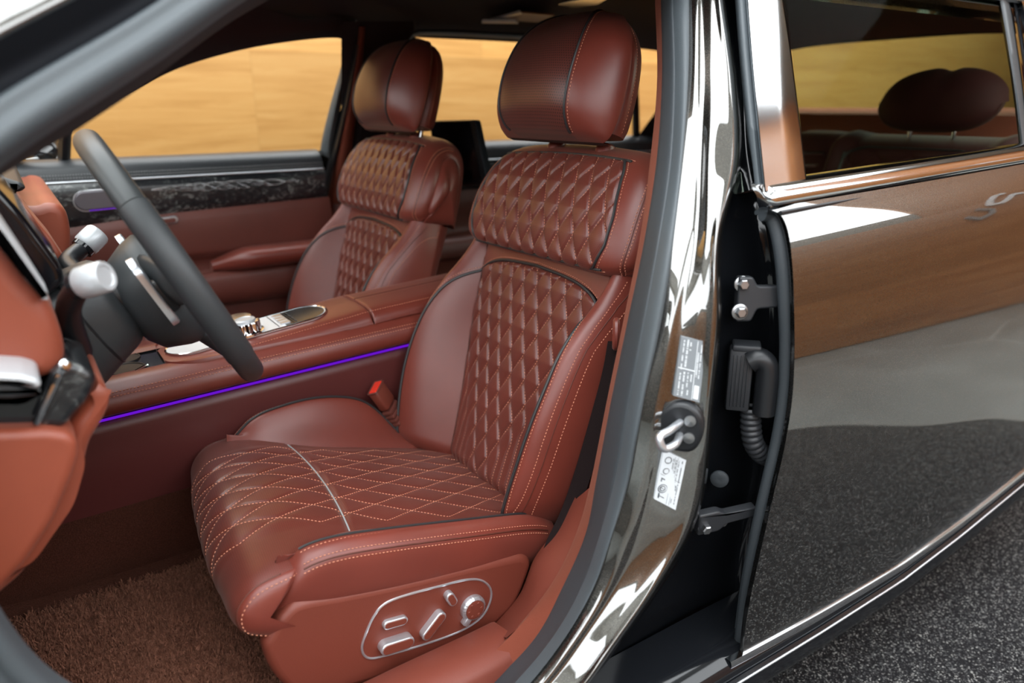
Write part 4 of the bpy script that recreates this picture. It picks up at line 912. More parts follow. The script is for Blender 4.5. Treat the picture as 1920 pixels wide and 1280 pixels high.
# wiring plug and boot
c0 = on_side(1386, 708, .088); n = np.array([-.75, -.66, 0.]); n /= np.linalg.norm(n); tx = np.array([.66, -.75, 0.])
m = MB(); m.box(c0, (.034, .030, .096), R=np.stack([tx, n, (0, 0, 1)], 1), bev=.004); m.box(c0+np.array([0, 0, .050])+tx*.006, (.040, .034, .010), R=np.stack([tx, n, (0, 0, 1)], 1), bev=.003)
for k in range(5): m.box(c0-tx*.010+tx*.005*k+n*.0155, (.0022, .003, .08), R=np.stack([tx, n, (0, 0, 1)], 1), bev=.0008)
wp = m.build('wiring_plug', M['hinge_black'], door, 'black ribbed plug housing')
p0_ = c0+tx*.024+n*.012+np.array([0, 0, .030]); m = MB(); m.tube(cr([p0_-tx*.012, p0_+np.array([0, 0, .006]), p0_+tx*.012+np.array([0, 0, -.006]), p0_+tx*.014+np.array([0, 0, -.04]), p0_+tx*.014+np.array([0, 0, -.078])], 30), .0165, 14); m.build('boot_elbow', M['black'], wp)
ctr = cr([on_side(1408, 762, .075), on_side(1408, 800, .072), on_side(1413, 830, .068), on_side(1428, 850, .066), on_side(1450, 858, .07)], 120)
rr = .0135+.0026*np.abs(np.sin(np.linspace(0, 15*PI, 120))); m = MB(); m.tube(ctr, rr, 16); m.build('corrugated_boot', M['hinge_black'], wp, 'corrugated rubber cable boot', smooth=180)

# ------------------------------------------------------------------ far side
def far_y(z): return -side_y(z)-.095
def on_far(u, v, off=0.0):
    d = ray(u, v); lo, hi = 1.2, 5.0
    for _ in range(50):
        mdl = .5*(lo+hi); p = CAM_POS+d*mdl
        if p[1] < far_y(p[2])-off: lo = mdl
        else: hi = mdl
    return CAM_POS+d*lo
def fstrip(name, parent, A, Bc, offs, mat, label=None, n=40, smooth=60):
    cs = [[(a[0]+(b[0]-a[0])*k, a[1]+(b[1]-a[1])*k) for a, b in zip(A, Bc)] for k in np.linspace(0, 1, len(offs))]
    G = np.array([cr(np.array([on_far(u, v, o) for u, v in c]), n) for c, o in zip(cs, offs)]); m = MB(); m.grid(G); return m.build(name, mat, parent, label, smooth)
fd = empty('car_door', (-.45, .80, .30), 'far front passenger door with dark burl strip, seen behind the steering wheel', 'car door', 'car doors')
WT_ = [(-20, 345), (20, 312), (60, 276), (100, 250), (161, 216), (235, 178), (319, 135), (386, 111), (470, 90), (560, 76), (625, 71), (648, 76), (656, 90)]
# belt pad, stitching, chrome line, burl, leather
x = np.linspace(-1.02, -.105, 60)
def band(sec): return np.array([np.stack([x, np.full(60, y), np.full(60, z)], 1) for y, z in sec])
m = MB(); m.grid(band(cr([(.835, .985), (.815, .993), (.785, .990), (.762, .975), (.752, .955), (.748, .940)], 24))); m.build('belt_pad', M['black_leather'], fd, 'black leather window ledge', smooth=80)
m = MB()
for z, y in ((.9555, .7515), (.9475, .7490)): stitches(m, np.stack([x, np.full(60, y), np.full(60, z)], 1), np.tile([0, -1., .1], (60, 1)), .0065, .0042, .0008)
m.build('stitching', M['thread_grey'], fd, 'pale grey thread', smooth=None)
m = MB(); m.grid(band(cr([(.752, .9405), (.7445, .9395), (.7435, .9360), (.747, .9345)], 12))); m.build('trim_strip', M['satin'], fd, 'thin silver strip', smooth=60)
zf = np.interp(x, [-1.02, -.80, -.60, -.12], [.815, .822, .838, .852])
def band2(sec): return np.array([np.stack([x, np.full(60, y), zf+(.935-zf)*k], 1) for y, k in sec])
m = MB(); m.grid(band2(cr([(.747, 1.0), (.738, .85), (.735, .5), (.738, .15), (.744, 0)], 20))); m.build('burl_strip', M['burl'], fd, 'dark burl veneer with pale figure', smooth=80)
m = MB()
for k in range(5):
    xx = np.linspace(-.60, -.19, 90); env = np.sin(np.clip((xx+.60)/.41, 0, 1)*PI)**.7; z = .893+.012*env*np.sin((xx+.60)*(34+5*k)+k*1.3); m.tube(np.stack([xx, np.full(90, .7345), z+.014], 1), .0005, 4)
m.build('inlay_line', M['knurl'], fd, 'fine silver wave inlay')
m = MB(); m.prism(pill(-.712, .890, .150, .050, .03), (0, .7375, 0), (1, 0, 0), (0, 0, 1), (0, -1, 0), .008, bev=.004); hd_ = m.build('door_speaker', M['grille'], fd, 'grey capsule grille')
q = pill(-.712, .890, .152, .052, .03); m = MB(); m.tube(np.stack([q[:, 0], np.full(len(q), .7325), q[:, 1]], 1), .0013, 6, closed=True); m.build('speaker_rim', M['satin'], hd_, 'silver rim')
m = MB(); m.tube(np.array([(x_, .7310, .890-.0245+.03*(x_+.700)) for x_ in np.linspace(-.755, -.645, 20)]), .0012, 6); m.build('speaker_light', M['purple'], hd_, 'thin purple light line')
# leather door card with pull pocket and armrest
rows = []
sec = [(.744, 1.0), (.742, .96), (.738, .90), (.736, .70), (.738, .40), (.742, .30), (.760, .22), (.765, .0), (.760, -.9), (.775, -1.9)]
xx = np.linspace(-1.05, -.095, 60); zf2 = np.interp(xx, [-1.02, -.80, -.60, -.12], [.815, .822, .838, .852])
m = MB(); G = []
for y, k in cr(sec, 60): G.append(np.stack([xx, np.full(60, y), .66+(zf2-.66)*k if k > 0 else np.full(60, .66+k*.17)], 1))
m.grid(np.array(G)); m.build('door_card', M['dark_leather'], fd, 'dark red leather card', smooth=50)
m = MB(); xa = np.concatenate([-.47+.16*(1-np.cos(np.linspace(0, PI/2, 12)))[:-1], np.linspace(-.31, -.10, 24)]); rows = []
for q in xa:
    k = float(sstep(-.50, -.36, q)); k2 = .35+.65*k; rows.append([(q, .765-(y)*k2, .660+z*(.4+.6*k)) for y, z in cr([(0, .066), (.05, .066), (.085, .058), (.094, .040), (.088, .020), (.06, .004), (0, -.004)], 24)])
m.grid(np.array(rows), capu=True); m.build('armrest', M['leather'], fd, 'padded red leather armrest', smooth=60)
m = MB(); rows = []
for q in np.linspace(-.95, -.10, 40): rows.append([(q, .77-y, z) for y, z in cr([(0, .664), (.045, .662), (.062, .652), (.064, .60), (.045, .565), (.0, .55)], 20)])
m.grid(np.array(rows), capu=True); m.build('pull_ledge', M['dark_leather'], fd, smooth=60)
# inside handle
m = MB(); m.prism(pill(-.592, .820, .100, .020, .06), (0, .737, 0), (1, 0, 0), (0, 0, 1), (0, -1, 0), .006, bev=.003); m.build('door_handle', M['satin'], fd, 'silver inside handle')
m = MB(); m.prism(pill(-.580, .8195, .062, .012, .06), (0, .731, 0), (1, 0, 0), (0, 0, 1), (0, -1, 0), .001, bev=.0008); m.build('handle_recess', M['dark_leather'], fd)
# window frame of the far front door
fstrip('window_frame', fd, WT_, [(u+(0 if i < 10 else 3*(i-9)), v-(80 if i < 9 else 40)) for i, (u, v) in enumerate(WT_)], [-.012, .004, .010, .004], M['black'], 'black window frame', 60)
fstrip('window_channel', fd, [(599, 288), (606, 250), (621, 190), (638, 130), (652, 84)], [(628, 302), (632, 255), (641, 190), (654, 130), (667, 84)], [-.020, .0, .010, .004, -.02], M['grey_plastic'], 'grey window channel')
m = MB(); A = np.array([on_far(u, v, -.03) for u, v in ((-30, 350), (600, 290))]); 
gl = np.array([[on_far(u, v+2-18*k, -.028) if k else on_far(u, 300, -.028) for u, v in WT_] for k in (0, 1)]); m.grid(gl); m.build('window_glass', M['glass'], fd, 'clear side window')
# quarter divider
fstrip('quarter_divider', fd, [(108, 312), (109, 270), (111, 228)], [(132, 310), (134, 262), (137, 215)], [-.02, .0, .0, -.02], M['black'], 'upright black divider')
# exterior mirror beyond the glass
mir = empty('door_mirror', (-.86, 1.05, 1.0), 'dark exterior mirror beyond the far window, behind the steering wheel', 'wing mirror')
m = MB(); c = on_y(85, 290, 1.02); rows = []
for k in np.linspace(-1, 1, 22):
    r = math.sqrt(max(0, 1-abs(k)**2.6)); rows.append([(c[0]+.050*math.cos(a)*r, c[1]+.02+.125*k, c[2]+.010+.058*math.sin(a)*r) for a in np.linspace(0, 2*PI, 24, endpoint=False)])
m.grid(np.array(rows), closev=True, capu=True); m.build('mirror_housing', M['gloss_black'], mir, smooth=80)
m = MB(); m.box((c[0], .90, c[2]-.035), (.07, .12, .03), bev=.012); m.build('mirror_arm', M['black'], mir)
m = MB(); m.box((c[0]-.01, c[1]+.02, c[2]-.004), (.085, .225, .006), bev=.002); m.build('mirror_strip', M['chrome'], mir)
# far pillar trim between the doors, with belt
pil = empty('pillar_trim', (.02, .70, .55), 'rust suede pillar between the two far side doors, behind the passenger seat', 'pillar trim')
fstrip('suede_cover', pil, [(600, 560), (606, 470), (612, 380), (622, 330), (640, 230), (656, 150), (668, 84), (672, 50)], [(646, 560), (648, 470), (650, 380), (656, 330), (668, 230), (678, 150), (684, 84), (686, 50)], [.0, .04, .050, .050, .04, .0], M['suede'], 'rust coloured suede')
fstrip('lower_cover', pil, [(590, 600), (598, 500), (606, 382)], [(690, 600), (690, 500), (690, 382)], [.01, .052, .058, .058, .05], M['dark_leather'], 'dark red leather lower cover')
fstrip('seat_belt', pil, [(640, 470), (652, 380), (668, 300), (684, 200), (694, 120)], [(676, 470), (700, 380), (716, 300), (730, 200), (738, 120)], [.05, .052, .052, .04], M['belt'], 'black belt webbing')
fstrip('edge_rubber', pil, [(590, 560), (594, 470), (600, 380), (612, 318), (632, 235), (650, 155), (664, 84)], [(604, 560), (608, 470), (614, 380), (626, 318), (645, 235), (661, 155), (673, 84)], [-.02, .03, .044, .046], M['black'], 'black rubber edge')
m = MB(); m.grid(np.array([[on_far(u, v, o) for v in np.linspace(40, 600, 20)] for u, o in ((640, .012), (700, .02), (775, .0), (780, -.04))])); m.build('pillar_body', M['headliner'], pil)
# far rear door
rd = empty('car_door', (.75, .80, .30), 'far rear door with black ledge, glimpsed between the two front seats', 'car door', 'car doors')
x = np.linspace(.10, 1.42, 60)
m = MB(); m.grid(band(cr([(.835, .990), (.815, 1.000), (.785, .997), (.762, .980), (.752, .955), (.748, .940)], 24))); m.build('belt_pad', M['black_leather'], rd, 'black leather window ledge', smooth=80)
m = MB(); m.grid(band(cr([(.752, .9405), (.7445, .9395), (.7435, .9360), (.747, .9345)], 12))); m.build('trim_strip', M['satin'], rd, smooth=60)
m = MB(); m.grid(band([(.747, .9345), (.736, .92), (.735, .86), (.742, .84)])); m.build('burl_strip', M['burl'], rd, smooth=60)
m = MB(); m.grid(band(cr([(.742, .84), (.735, .80), (.737, .70), (.70, .68), (.69, .66), (.69, .62), (.74, .58), (.76, .30)], 40))); m.build('door_card', M['dark_leather'], rd, smooth=40)
RW = [(762, 300), (764, 180), (767, 98), (773, 74), (788, 67), (860, 68), (940, 72), (1050, 78), (1130, 86), (1168, 96), (1178, 116), (1184, 180), (1186, 262)]
fstrip('window_frame', rd, RW, [(u+(-14 if i < 3 else 0)+(14 if i > 9 else 0), v-(12 if 2 < i < 10 else 0)) for i, (u, v) in enumerate(RW)], [-.015, .004, .010, .004], M['black'], 'black window frame', 80)
gl = np.array([[on_far(u, v, -.028) for u in np.linspace(755, 1190, 10)] for v in (64, 180, 285)]); m = MB(); m.grid(gl); m.build('window_glass', M['glass'], rd, 'clear side window')
# far body side: lower panel, roof rail and rear quarter
fb = MB(); xs = np.linspace(-1.25, 2.0, 40); fb.grid(np.array([np.stack([xs, np.full(40, y), np.full(40, z)], 1) for y, z in ((.90, .2), (.935, .5), (.935, .8), (.90, .95), (.86, .985))])); fb.build('far_side', M['paint'], car, smooth=60)
fb = MB(); xs = np.linspace(-.62, 1.64, 40); fb.grid(np.array([np.stack([xs, np.full(40, y), np.full(40, z)], 1) for y, z in ((.60, 1.345), (.648, 1.336), (.70, 1.335), (.68, 1.40), (.60, 1.46))])); fb.build('far_roof_rail', M['headliner'], car, smooth=60)
P_ = np.array([[(1.24, .80, .98), (1.75, .80, 1.08), (2.3, .80, 1.0)], [(1.32, .72, 1.14), (1.62, .72, 1.20), (2.1, .72, 1.12)], [(1.44, .64, 1.33), (1.56, .64, 1.36), (1.70, .64, 1.33)]])
fb = MB(); fb.grid(P_); fb.build('rear_quarter', M['headliner'], car)
fb = MB(); fb.grid(P_*[1, -1, 1]+np.array([.16, 0, 0])); fb.build('rear_quarter', M['paint'], car)
fb = MB(); fb.grid(np.array([[(1.34, y, .40), (1.36, y, 1.02), (1.42, y, 1.085), (2.15, y, 1.10)] for y in (-.80, 0, .80)])); fb.build('parcel_shelf', M['suede'], car, 'rust suede parcel shelf')
fb = MB(); fb.grid(np.array([[(2.15, y, 1.10), (1.62, y, 1.335)] for y in np.linspace(-.70, .70, 8)])); fb.build('rear_window', M['rear_glass'], car, 'tinted rear window')
# ------------------------------------------------------------------ rear seat
rs = empty('bench_seat', (1.15, -.2, .40), 'quilted leather rear seat with padded headrest, cabin shade put into its colour, seen through the rear door window', 'car seat')
RB, RT, RN = np.array([1.06, -.40, .60]), np.array([math.sin(.36), 0, math.cos(.36)]), np.array([-math.cos(.36), 0, math.sin(.36)])
def RP(y, t, n):
    y, t, n = np.broadcast_arrays(np.asarray(y, float), t, n); return RB+np.array([0., 1, 0])*y[..., None]+RT*t[..., None]+RN*n[..., None]
q_r = Quilt(.052, .105, .010, kmax=5)
T_, Y_ = np.meshgrid(np.linspace(-.2, .475, 110), np.linspace(-.27, .25, 120)); h = .06-.09*np.clip((T_-.385)/.09, 0, 1)**2; ins = sstep(0, .02, .185-np.abs(Y_))*sstep(0, .02, .40-T_)
wing = .03*sstep(.17, .22, np.abs(Y_))-.10*np.clip((np.abs(Y_)-.22)/.05, 0, 1)**2
m = MB(); m.grid(RP(Y_, T_, h+wing+q_r.depth(Y_, T_)*ins), UV=np.stack([Y_, T_], -1)); m.build('backrest', M['shaded_leather'], rs, 'quilted leather, cabin shade in its colour', smooth=180)
o = cr(rounded([(-.19, -.1), (-.19, .38), (-.14, .405), (.14, .405), (.19, .38), (.19, -.1)], .05), 120); m = MB(); m.tube(RP(o[:, 0], o[:, 1], .075-.09*np.clip((o[:, 1]-.375)/.1, 0, 1)**2), .003, 6); m.build('piping', M['piping'], rs)
m = MB(); rows = []
for y in np.linspace(-.34, -.67, 2): pass
sec = cr([(1.13, .45), (1.12, .62), (1.165, .82), (1.22, .97), (1.26, 1.025), (1.33, 1.035), (1.37, 1.0)], 30)
m.grid(np.array([[(x+.02*(abs(y+.02)/.13)**2, y, z-.03*(abs(y+.02)/.13)**4) for x, z in sec] for y in np.linspace(-.15, .11, 14)])); ce = m.build('centre_section', M['shaded_leather'], rs, smooth=80)
for v, u0, u1 in ((287, 1500, 1546), (311, 1500, 1532)):
    a, b = on_x(u0, v, 1.10), on_x(u1, v, 1.10); m = MB(); m.tube(np.linspace(a, b, 8), .0058, 10); m.build('control_rod', M['chrome'], ce, 'short chrome control rod')
m = MB(); m.grid(np.array([[(x, y, z) for x, z in sec] for y in np.linspace(.12, .66, 12)])); m.build('far_backrest', M['shaded_leather'], rs, smooth=80)
m = MB(); m.grid(np.array([[(x, y, z) for x, z in cr([(1.12, .50), (.95, .53), (.70, .54), (.56, .50), (.52, .42), (.53, .30)], 30)] for y in np.linspace(-.68, .68, 20)])); m.build('cushion', M['shaded_leather'], rs, smooth=80)
def rear_head(yc, parent):
    m = MB(); rows = []
    for k in np.linspace(-1, 1, 40):
        r = max(1e-3, 1-abs(k)**3.2)**.5; dip = -.010*math.exp(-((k+.15)/.13)**2); top = 0.090*r*(1-.20*max(0, k))+dip; x0 = 1.205+.03*k*k
        rows.append([(x0-.062*r*math.cos(a)+.018*math.sin(a), yc+.165*k, 1.122+(top if math.sin(a) > 0 else .078*r)*math.sin(a)) for a in np.linspace(0, 2*PI, 30, endpoint=False)])
    m.grid(np.array(rows), closev=True, capu=True); hd = m.build('headrest', M['shaded_leather'], parent, 'padded headrest with a dip on top, cabin shade in its colour', smooth=80)
    for s_ in (-.06, .06): one('headrest_post', M['chrome'], hd, 'tube', np.array([(1.215, yc+s_, z) for z in (.98, 1.01, 1.05)]), .006, 10)
rear_head(-.405, rs)
# ------------------------------------------------------------------ screen behind the passenger seat
scr = empty('display_screen', (.10, .33, 1.0), 'black rear passenger display screen on the back of the passenger seat', 'screen')
a, b, c, d_ = on_x(806, 226, .20), on_x(890, 224, .12), on_x(907, 345, .07), on_x(820, 350, .16); n = np.cross(b-a, d_-a); n /= np.linalg.norm(n); n = n if np.dot(n, CAM_POS-a) > 0 else -n
ex = (b-a)/np.linalg.norm(b-a); ey = np.cross(n, ex); 
m = MB(); m.prism(rounded([(np.dot(p-a, ex), np.dot(p-a, ey)) for p in (a, b, c, d_)], .012), a-n*.016, ex, ey, n, .016, bev=.005); m.build('screen_housing', M['black'], scr)
m = MB(); m.prism(rounded([(np.dot(p-a, ex)*.9+.004, np.dot(p-a, ey)*.9-.006*np.sign(np.dot(ey, (0, 0, 1)))) for p in (a, b, c, d_)], .008), a, ex, ey, n, .0008); m.build('screen_glass', M['screen'], scr)
m = MB(); m.box((.10, .40, .93), (.05, .06, .05), bev=.01); m.build('screen_mount', M['black'], scr)
# ------------------------------------------------------------------ centre console
con = empty('centre_console', (-.55, 0, .30), 'red-brown leather centre console with silver controls and purple light strip', 'centre console')
CX0, CX1 = -1.08, .12
def con_z(x): return np.interp(x, [-1.1, -.853, -.30, .12], [.590, .597, .622, .640])      # height of the light strip
xs = np.linspace(CX0, CX1, 70)
def conband(sec, zf=con_z, sgn=1): return np.array([np.stack([xs, np.full(70, y*sgn), zf(xs)+dz], 1) for y, dz in sec])
YS = -.102
for sg in (1, -1):
    m = MB(); m.grid(conband(cr([(YS+.02, -.30), (YS-.004, -.12), (YS-.006, -.045), (YS-.004, -.012), (YS+.006, -.006)], 24), sgn=sg)); m.build('side_panel', M['burgundy'], con, 'smooth burgundy side panel', smooth=60)
    m = MB(); m.grid(conband(cr([(YS+.008, .004), (YS-.010, .006), (YS-.018, .016), (YS-.018, .030), (YS-.010, .046), (YS+.008, .060), (YS+.030, .064), (YS+.05, .060)], 34), sgn=sg)); m.build('upper_rail', M['leather'], con, 'padded leather rail with twin stitching', smooth=80)
m = MB(); m.tube(np.stack([xs, np.full(70, YS-.001), con_z(xs)-.002], 1), .0031, 8, flat=.8); m.build('light_strip', M['purple'], con, 'glowing purple light strip')
m = MB()
for dz, y in ((.041, YS-.0135), (.0475, YS-.0095)): stitches(m, np.stack([xs, np.full(70, y), con_z(xs)+dz], 1), np.tile([0, -.8, .6], (70, 1)), .0058)
m.build('stitching', M['thread'], con, 'twin rows of orange thread', smooth=None)
# base deck between the rails
m = MB(); m.grid(np.array([np.stack([xs, np.full(70, y), con_z(xs)+.057+.0*y], 1) for y in np.linspace(YS+.04, -YS-.04, 6)])); m.build('deck', M['gloss_black'], con)
# raised armrest module: front part and two-leaf lid
def modz(x): return np.interp(x, [-.80, -.68, -.33, .12], [.655, .669, .710, .738])
def module(name, x0, x1, W0, mat, label, rf=.0, rr=.004, y0=None):
    n = 46; X = np.concatenate([x0+rf*(1-np.cos(np.linspace(0, PI/2, 16)))[:-1], np.linspace(x0+rf, x1-rr, n), x1-rr+rr*np.sin(np.linspace(0, PI/2, 6))[1:]]) if rf else np.concatenate([x0+rr*(1-np.cos(np.linspace(0, PI/2, 6)))[:-1], np.linspace(x0+rr, x1-rr, n), x1-rr+rr*np.sin(np.linspace(0, PI/2, 6))[1:]])
    rows = []
    for x in X:
        kf = math.sqrt(max(0, 1-(1-min(1, (x-x0)/rf))**2)) if rf else 1.0; e = 1-min(1, min(x-x0 if not rf else 1, x1-x)/rr) if min(x-x0 if not rf else 1, x1-x) < rr else 0
        W = (W0 if y0 is None else W0)*(.55+.45*kf) if rf else W0; zt = float(modz(x))-.004*e*e; zb = float(con_z(x))+.062
        half = cr([(0, zt+.003), (W*.55, zt+.001), (W*.80, zt-.004), (W*.95, zt-.016), (W*1.0, zt-.030), (W*.985, zb+.004), (W*.93, zb)], 26)
        if y0 is None: s2 = np.concatenate([(half*[-1, 1])[::-1], half[1:]])
        else: s2 = half
        rows.append([(x, y, z) for y, z in s2])
    m = MB(); m.grid(np.array(rows), capu=True, flip=True); return m.build(name, mat, con, label, smooth=60), np.array(rows)
MW = .096
front, fr_ = module('armrest_front', -.735, -.331, MW, M['leather'], 'leather surround of the control panel', rf=.07)
lid, lr = module('armrest_lid', -.328, .12, MW, M['leather'], 'split leather armrest lid')
m = MB(); m.tube(np.array([(x, .012, float(modz(x))+.0022) for x in np.linspace(-.327, .118, 30)]), .0016, 6); m.build('lid_split', M['seam'], con)
m = MB()
for sg in (-1, 1):
    xx = np.linspace(-.70, .10, 120); stitches(m, np.stack([xx, np.full(120, sg*MW*.82), modz(xx)-.0046], 1), np.tile([0, sg*.4, .9], (120, 1)), .0058)
m.build('lid_stitching', M['thread'], con, smooth=None)
# control panel in frame of the deck: s along x, y across
zt = lambda x: float(modz(x))
px0, px1 = -.725, -.398
out = []
for a in np.linspace(PI/2, 3*PI/2, 16): out.append((px0+.055+.055*math.cos(a), .050*math.sin(a)))
for a in np.linspace(-PI/2, PI/2, 20): out.append((px1-.052+.052*math.cos(a), .052*math.sin(a)))
def on_deck(x, y, h=0): return np.array([x, y, zt(x)+.0035+h-.35*0])
sl = (modz(-.40)-modz(-.68))/.28; ex = np.array([1, 0, sl]); ex /= np.linalg.norm(ex); ez = np.cross(ex, (0, 1, 0)); ez = ez if ez[2] > 0 else -ez
m = MB(); m.prism(np.array(out)-[px0, 0], on_deck(px0, 0, -.002), ex, (0, 1, 0), ez, .0035, bev=.001); pnl = m.build('control_panel', M['panel_silver'], con, 'satin silver control panel')
m = MB(); m.tube(np.array([on_deck(px0, 0, 0)+ex*(x-px0)+np.array([0, y, 0])+ez*.0008 for x, y in out]), .0022, 6, closed=True); m.build('panel_rim', M['chrome'], pnl)
D = lambda x, y, h=0: on_deck(px0, 0, .0015)+ex*(x-px0)+np.array([0, y, 0])+ez*h
# dark tray at the rear end of the panel
tr_ = [(px1-.100, -.046), (px1-.052, -.0475)]+[(px1-.052+.0475*math.cos(a), .0475*math.sin(a)) for a in np.linspace(-PI/2, PI/2, 16)][1:-1]+[(px1-.052, .0475), (px1-.100, .046)]
m = MB(); m.prism(np.array(tr_)-[px0, 0], D(px0, 0, -.001), ex, (0, 1, 0), ez, .0016); m.build('storage_tray', M['gloss_black'], pnl, 'glossy black tray')
# rotary knobs
def knob(x, y, r, h, name, nw, amp, mat, label):
    c = D(x, y); m = MB(); m.lathe([(r*1.25, 0), (r*1.22, .004), (r*1.05, .005), (r, h*.35), (r, h*.85), (r*.94, h), (r*.80, h*1.02), (0, h*1.02)], c, ez, 96, wob=lambda i, th: 1+amp*((i >= 3) & (i <= 5))*np.cos(th*nw)); return m.build(name, mat, pnl, label, smooth=40)
knob(-.575, .028, .030, .022, 'scroll_knob', 48, .012, M['knurl'], 'low knurled silver knob')
kb = knob(-.572, -.022, .028, .024, 'rotary_selector', 12, .07, M['chrome'], 'faceted chrome rotary selector')
c = D(-.572, -.022, .0245); m = MB(); m.lathe([(.022, 0), (.021, .004), (.016, .006), (.014, .0045), (0, .0045)], c, ez, 40); m.build('selector_cap', M['white_satin'], pnl)
for k in range(4):
    m = MB(); m.prism(rounded([(0, 0), (.020, 0), (.020, .017), (0, .017)], .003), D(-.505+.0*k, -.036+k*.0185), ex, (0, 1, 0), ez, .003, bev=.001); m.build('panel_button', M['satin'], pnl)
for k, (x, y) in enumerate([(-.478, -.038), (-.478, -.018), (-.478, .004), (-.478, .026)]):
    m = MB(); m.box(D(x+.004, y+.006, .0014), (.0025, .016, .0006), bev=.0002); m.build('button_mark', M['ink'], pnl)
m = MB()
for x in (-.512, -.480): m.box(D(x, 0, .0012), (.0014, .088, .0006), bev=.0002)
m.build('panel_groove', M['black'], pnl)
# cup holder well ahead of the module
m = MB(); m.prism(rounded([(-.90, -.075), (-.745, -.075), (-.745, .075), (-.90, .075)], .02), (0, 0, .652), (1, 0, 0), (0, 1, 0), (0, 0, 1), .006, bev=.003); cuph = m.build('cup_holder', M['gloss_black'], con, 'gloss black cup holder')
for y in (-.034, .036):
    m = MB(); m.lathe([(.0345, .0062), (.0335, .0090), (.0315, .0088), (.0305, .0064)], (-.80, y, .652), (0, 0, 1), 40, caps=False); m.lathe([(.0312, .0075), (0, .0068)], (-.80, y, .652), (0, 0, 1), 40, caps=False); m.build('cup_ring', M['black'], cuph)
m = MB(); m.tube(np.array([(-.765, -.045, .664), (-.775, -.05, .662), (-.79, -.062, .6605)]), .003, 8); m.build('cup_clip', M['chrome'], cuph)
# ------------------------------------------------------------------ seat belt buckle and belt
bu = empty('seat_belt_buckle', (-.33, -.135, .44), 'seat belt buckle with red release button in a brown leather sleeve, beside the driver seat', 'seat belt buckle')
top, bot = on_y(706, 729, -.150), on_y(758, 802, -.154); ax = top-bot; ax /= np.linalg.norm(ax); sx = np.array([-.80, -.55, 0]); sx -= ax*np.dot(sx, ax); sx /= np.linalg.norm(sx); sy = np.cross(ax, sx); R = np.stack([sx, sy, ax], 1)
m = MB(); m.box(top-ax*.022, (.042, .024, .052), R=R, bev=.006); b_ = m.build('buckle_body', M['trim_plastic'], bu, smooth=50)
m = MB()
for k in range(6): m.box(top-ax*(.056+.0115*k), (.0415-.0004*k, .0235, .0112), R=R, bev=.004)
m.build('leather_sleeve', M['dark_leather'], bu, 'ribbed leather sleeve')
m = MB(); m.box(top+ax*.0035, (.036, .018, .006), R=R, bev=.002); m.build('release_button', M['red'], bu, 'bright red button')
m = MB(); q = rounded([(-.0205, -.0115), (.0205, -.0115), (.0205, .0115), (-.0205, .0115)], .004); m.tube(np.array([top+ax*.0042+sx*a+sy*b for a, b in q]), .0018, 6, closed=True); m.build('buckle_rim', M['dark_leather'], b_)
sb = empty('seat_belt', (-.25, -.67, .45), 'black seat belt hanging between the driver seat and the door pillar', 'seat belt')
bp = [(1153, 640), (1142, 700), (1118, 790), (1092, 880), (1066, 955), (1040, 1010), (1030, 1035)]
L_ = cr(np.array([on_y(u-13, v, -.652) for u, v in bp]), 50); R2_ = cr(np.array([on_y(u+20, v, -.676) for u, v in bp]), 50); th = np.array([.001, .0016, 0])
m = MB(); m.grid(np.array([L_, R2_, R2_+th, L_+th]), closeu=True); m.build('webbing', M['belt'], sb, smooth=40)
g = on_y(1155, 626, -.668); m = MB(); t_ = np.linspace(0, 2*PI, 24, endpoint=False); m.tube(np.array([g+np.array([.5, .6, 0])*.018*math.cos(a)+np.array([0, 0, .022])*math.sin(a) for a in t_]), .0055, 8, closed=True); m.build('belt_guide', M['leather'], sb, 'leather covered belt guide')
# lower trim beside the seat
lt = empty('sill_trim', (-.25, -.69, .40), 'red-brown plastic trim at the foot of the door pillar, behind the driver seat', 'pillar trim')
A = [on_y(u, v, y) for u, v, y in ((1116, 905, -.735), (1098, 985, -.735), (1056, 1075, -.738), (1000, 1150, -.74), (950, 1195, -.74))]; B_ = [on_y(u, v, y) for u, v, y in ((1080, 935, -.675), (1048, 1000, -.672), (1004, 1060, -.668), (975, 1130, -.668), (925, 1190, -.668))]
m = MB(); A, B_ = cr(np.array(A), 40), cr(np.array(B_), 40); m.grid(np.array([A, A*.5+B_*.5+np.array([-.003, -.004, .003]), B_, B_+np.array([.02, .03, -.01])])); m.build('trim_cover', M['trim_plastic'], lt, smooth=60)
# ------------------------------------------------------------------ floor mat
mt = MB(); mt.prism(rounded([(-1.20, -.665), (-.62, -.665), (-.56, -.62), (-.56, -.145), (-1.20, -.165)], .03), (0, 0, .2795), (1, 0, 0), (0, 1, 0), (0, 0, 1), .012, bev=.005); mat = mt.build('floor_mat', M['mat'], None); tag(mat, 'deep pile brown floor mat in front of the driver seat', 'floor mat')
rg = np.random.default_rng(3); pile = MB(); N_ = 26000; P = np.stack([rg.uniform(-1.12, -.575, N_), rg.uniform(-.655, -.155, N_), np.full(N_, .2912)], 1); tip = P+np.stack([rg.normal(0, .0035, N_), rg.normal(0, .0035, N_), rg.uniform(.006, .0115, N_)], 1); a_ = rg.uniform(0, 2*PI, N_); w = np.stack([np.cos(a_), np.sin(a_), np.zeros(N_)], 1)*.0013
V = np.stack([P-w, P+w, tip+w*.5, tip-w*.5], 1).reshape(-1, 3); pile.v = [V]; pile.f = [(4*i, 4*i+1, 4*i+2, 4*i+3) for i in range(N_)]; pile.uv = [np.zeros((len(V), 2))]; pile.n = len(V); po = pile.build('carpet_pile', M['mat'], mat, smooth=None); po['kind'] = 'stuff'
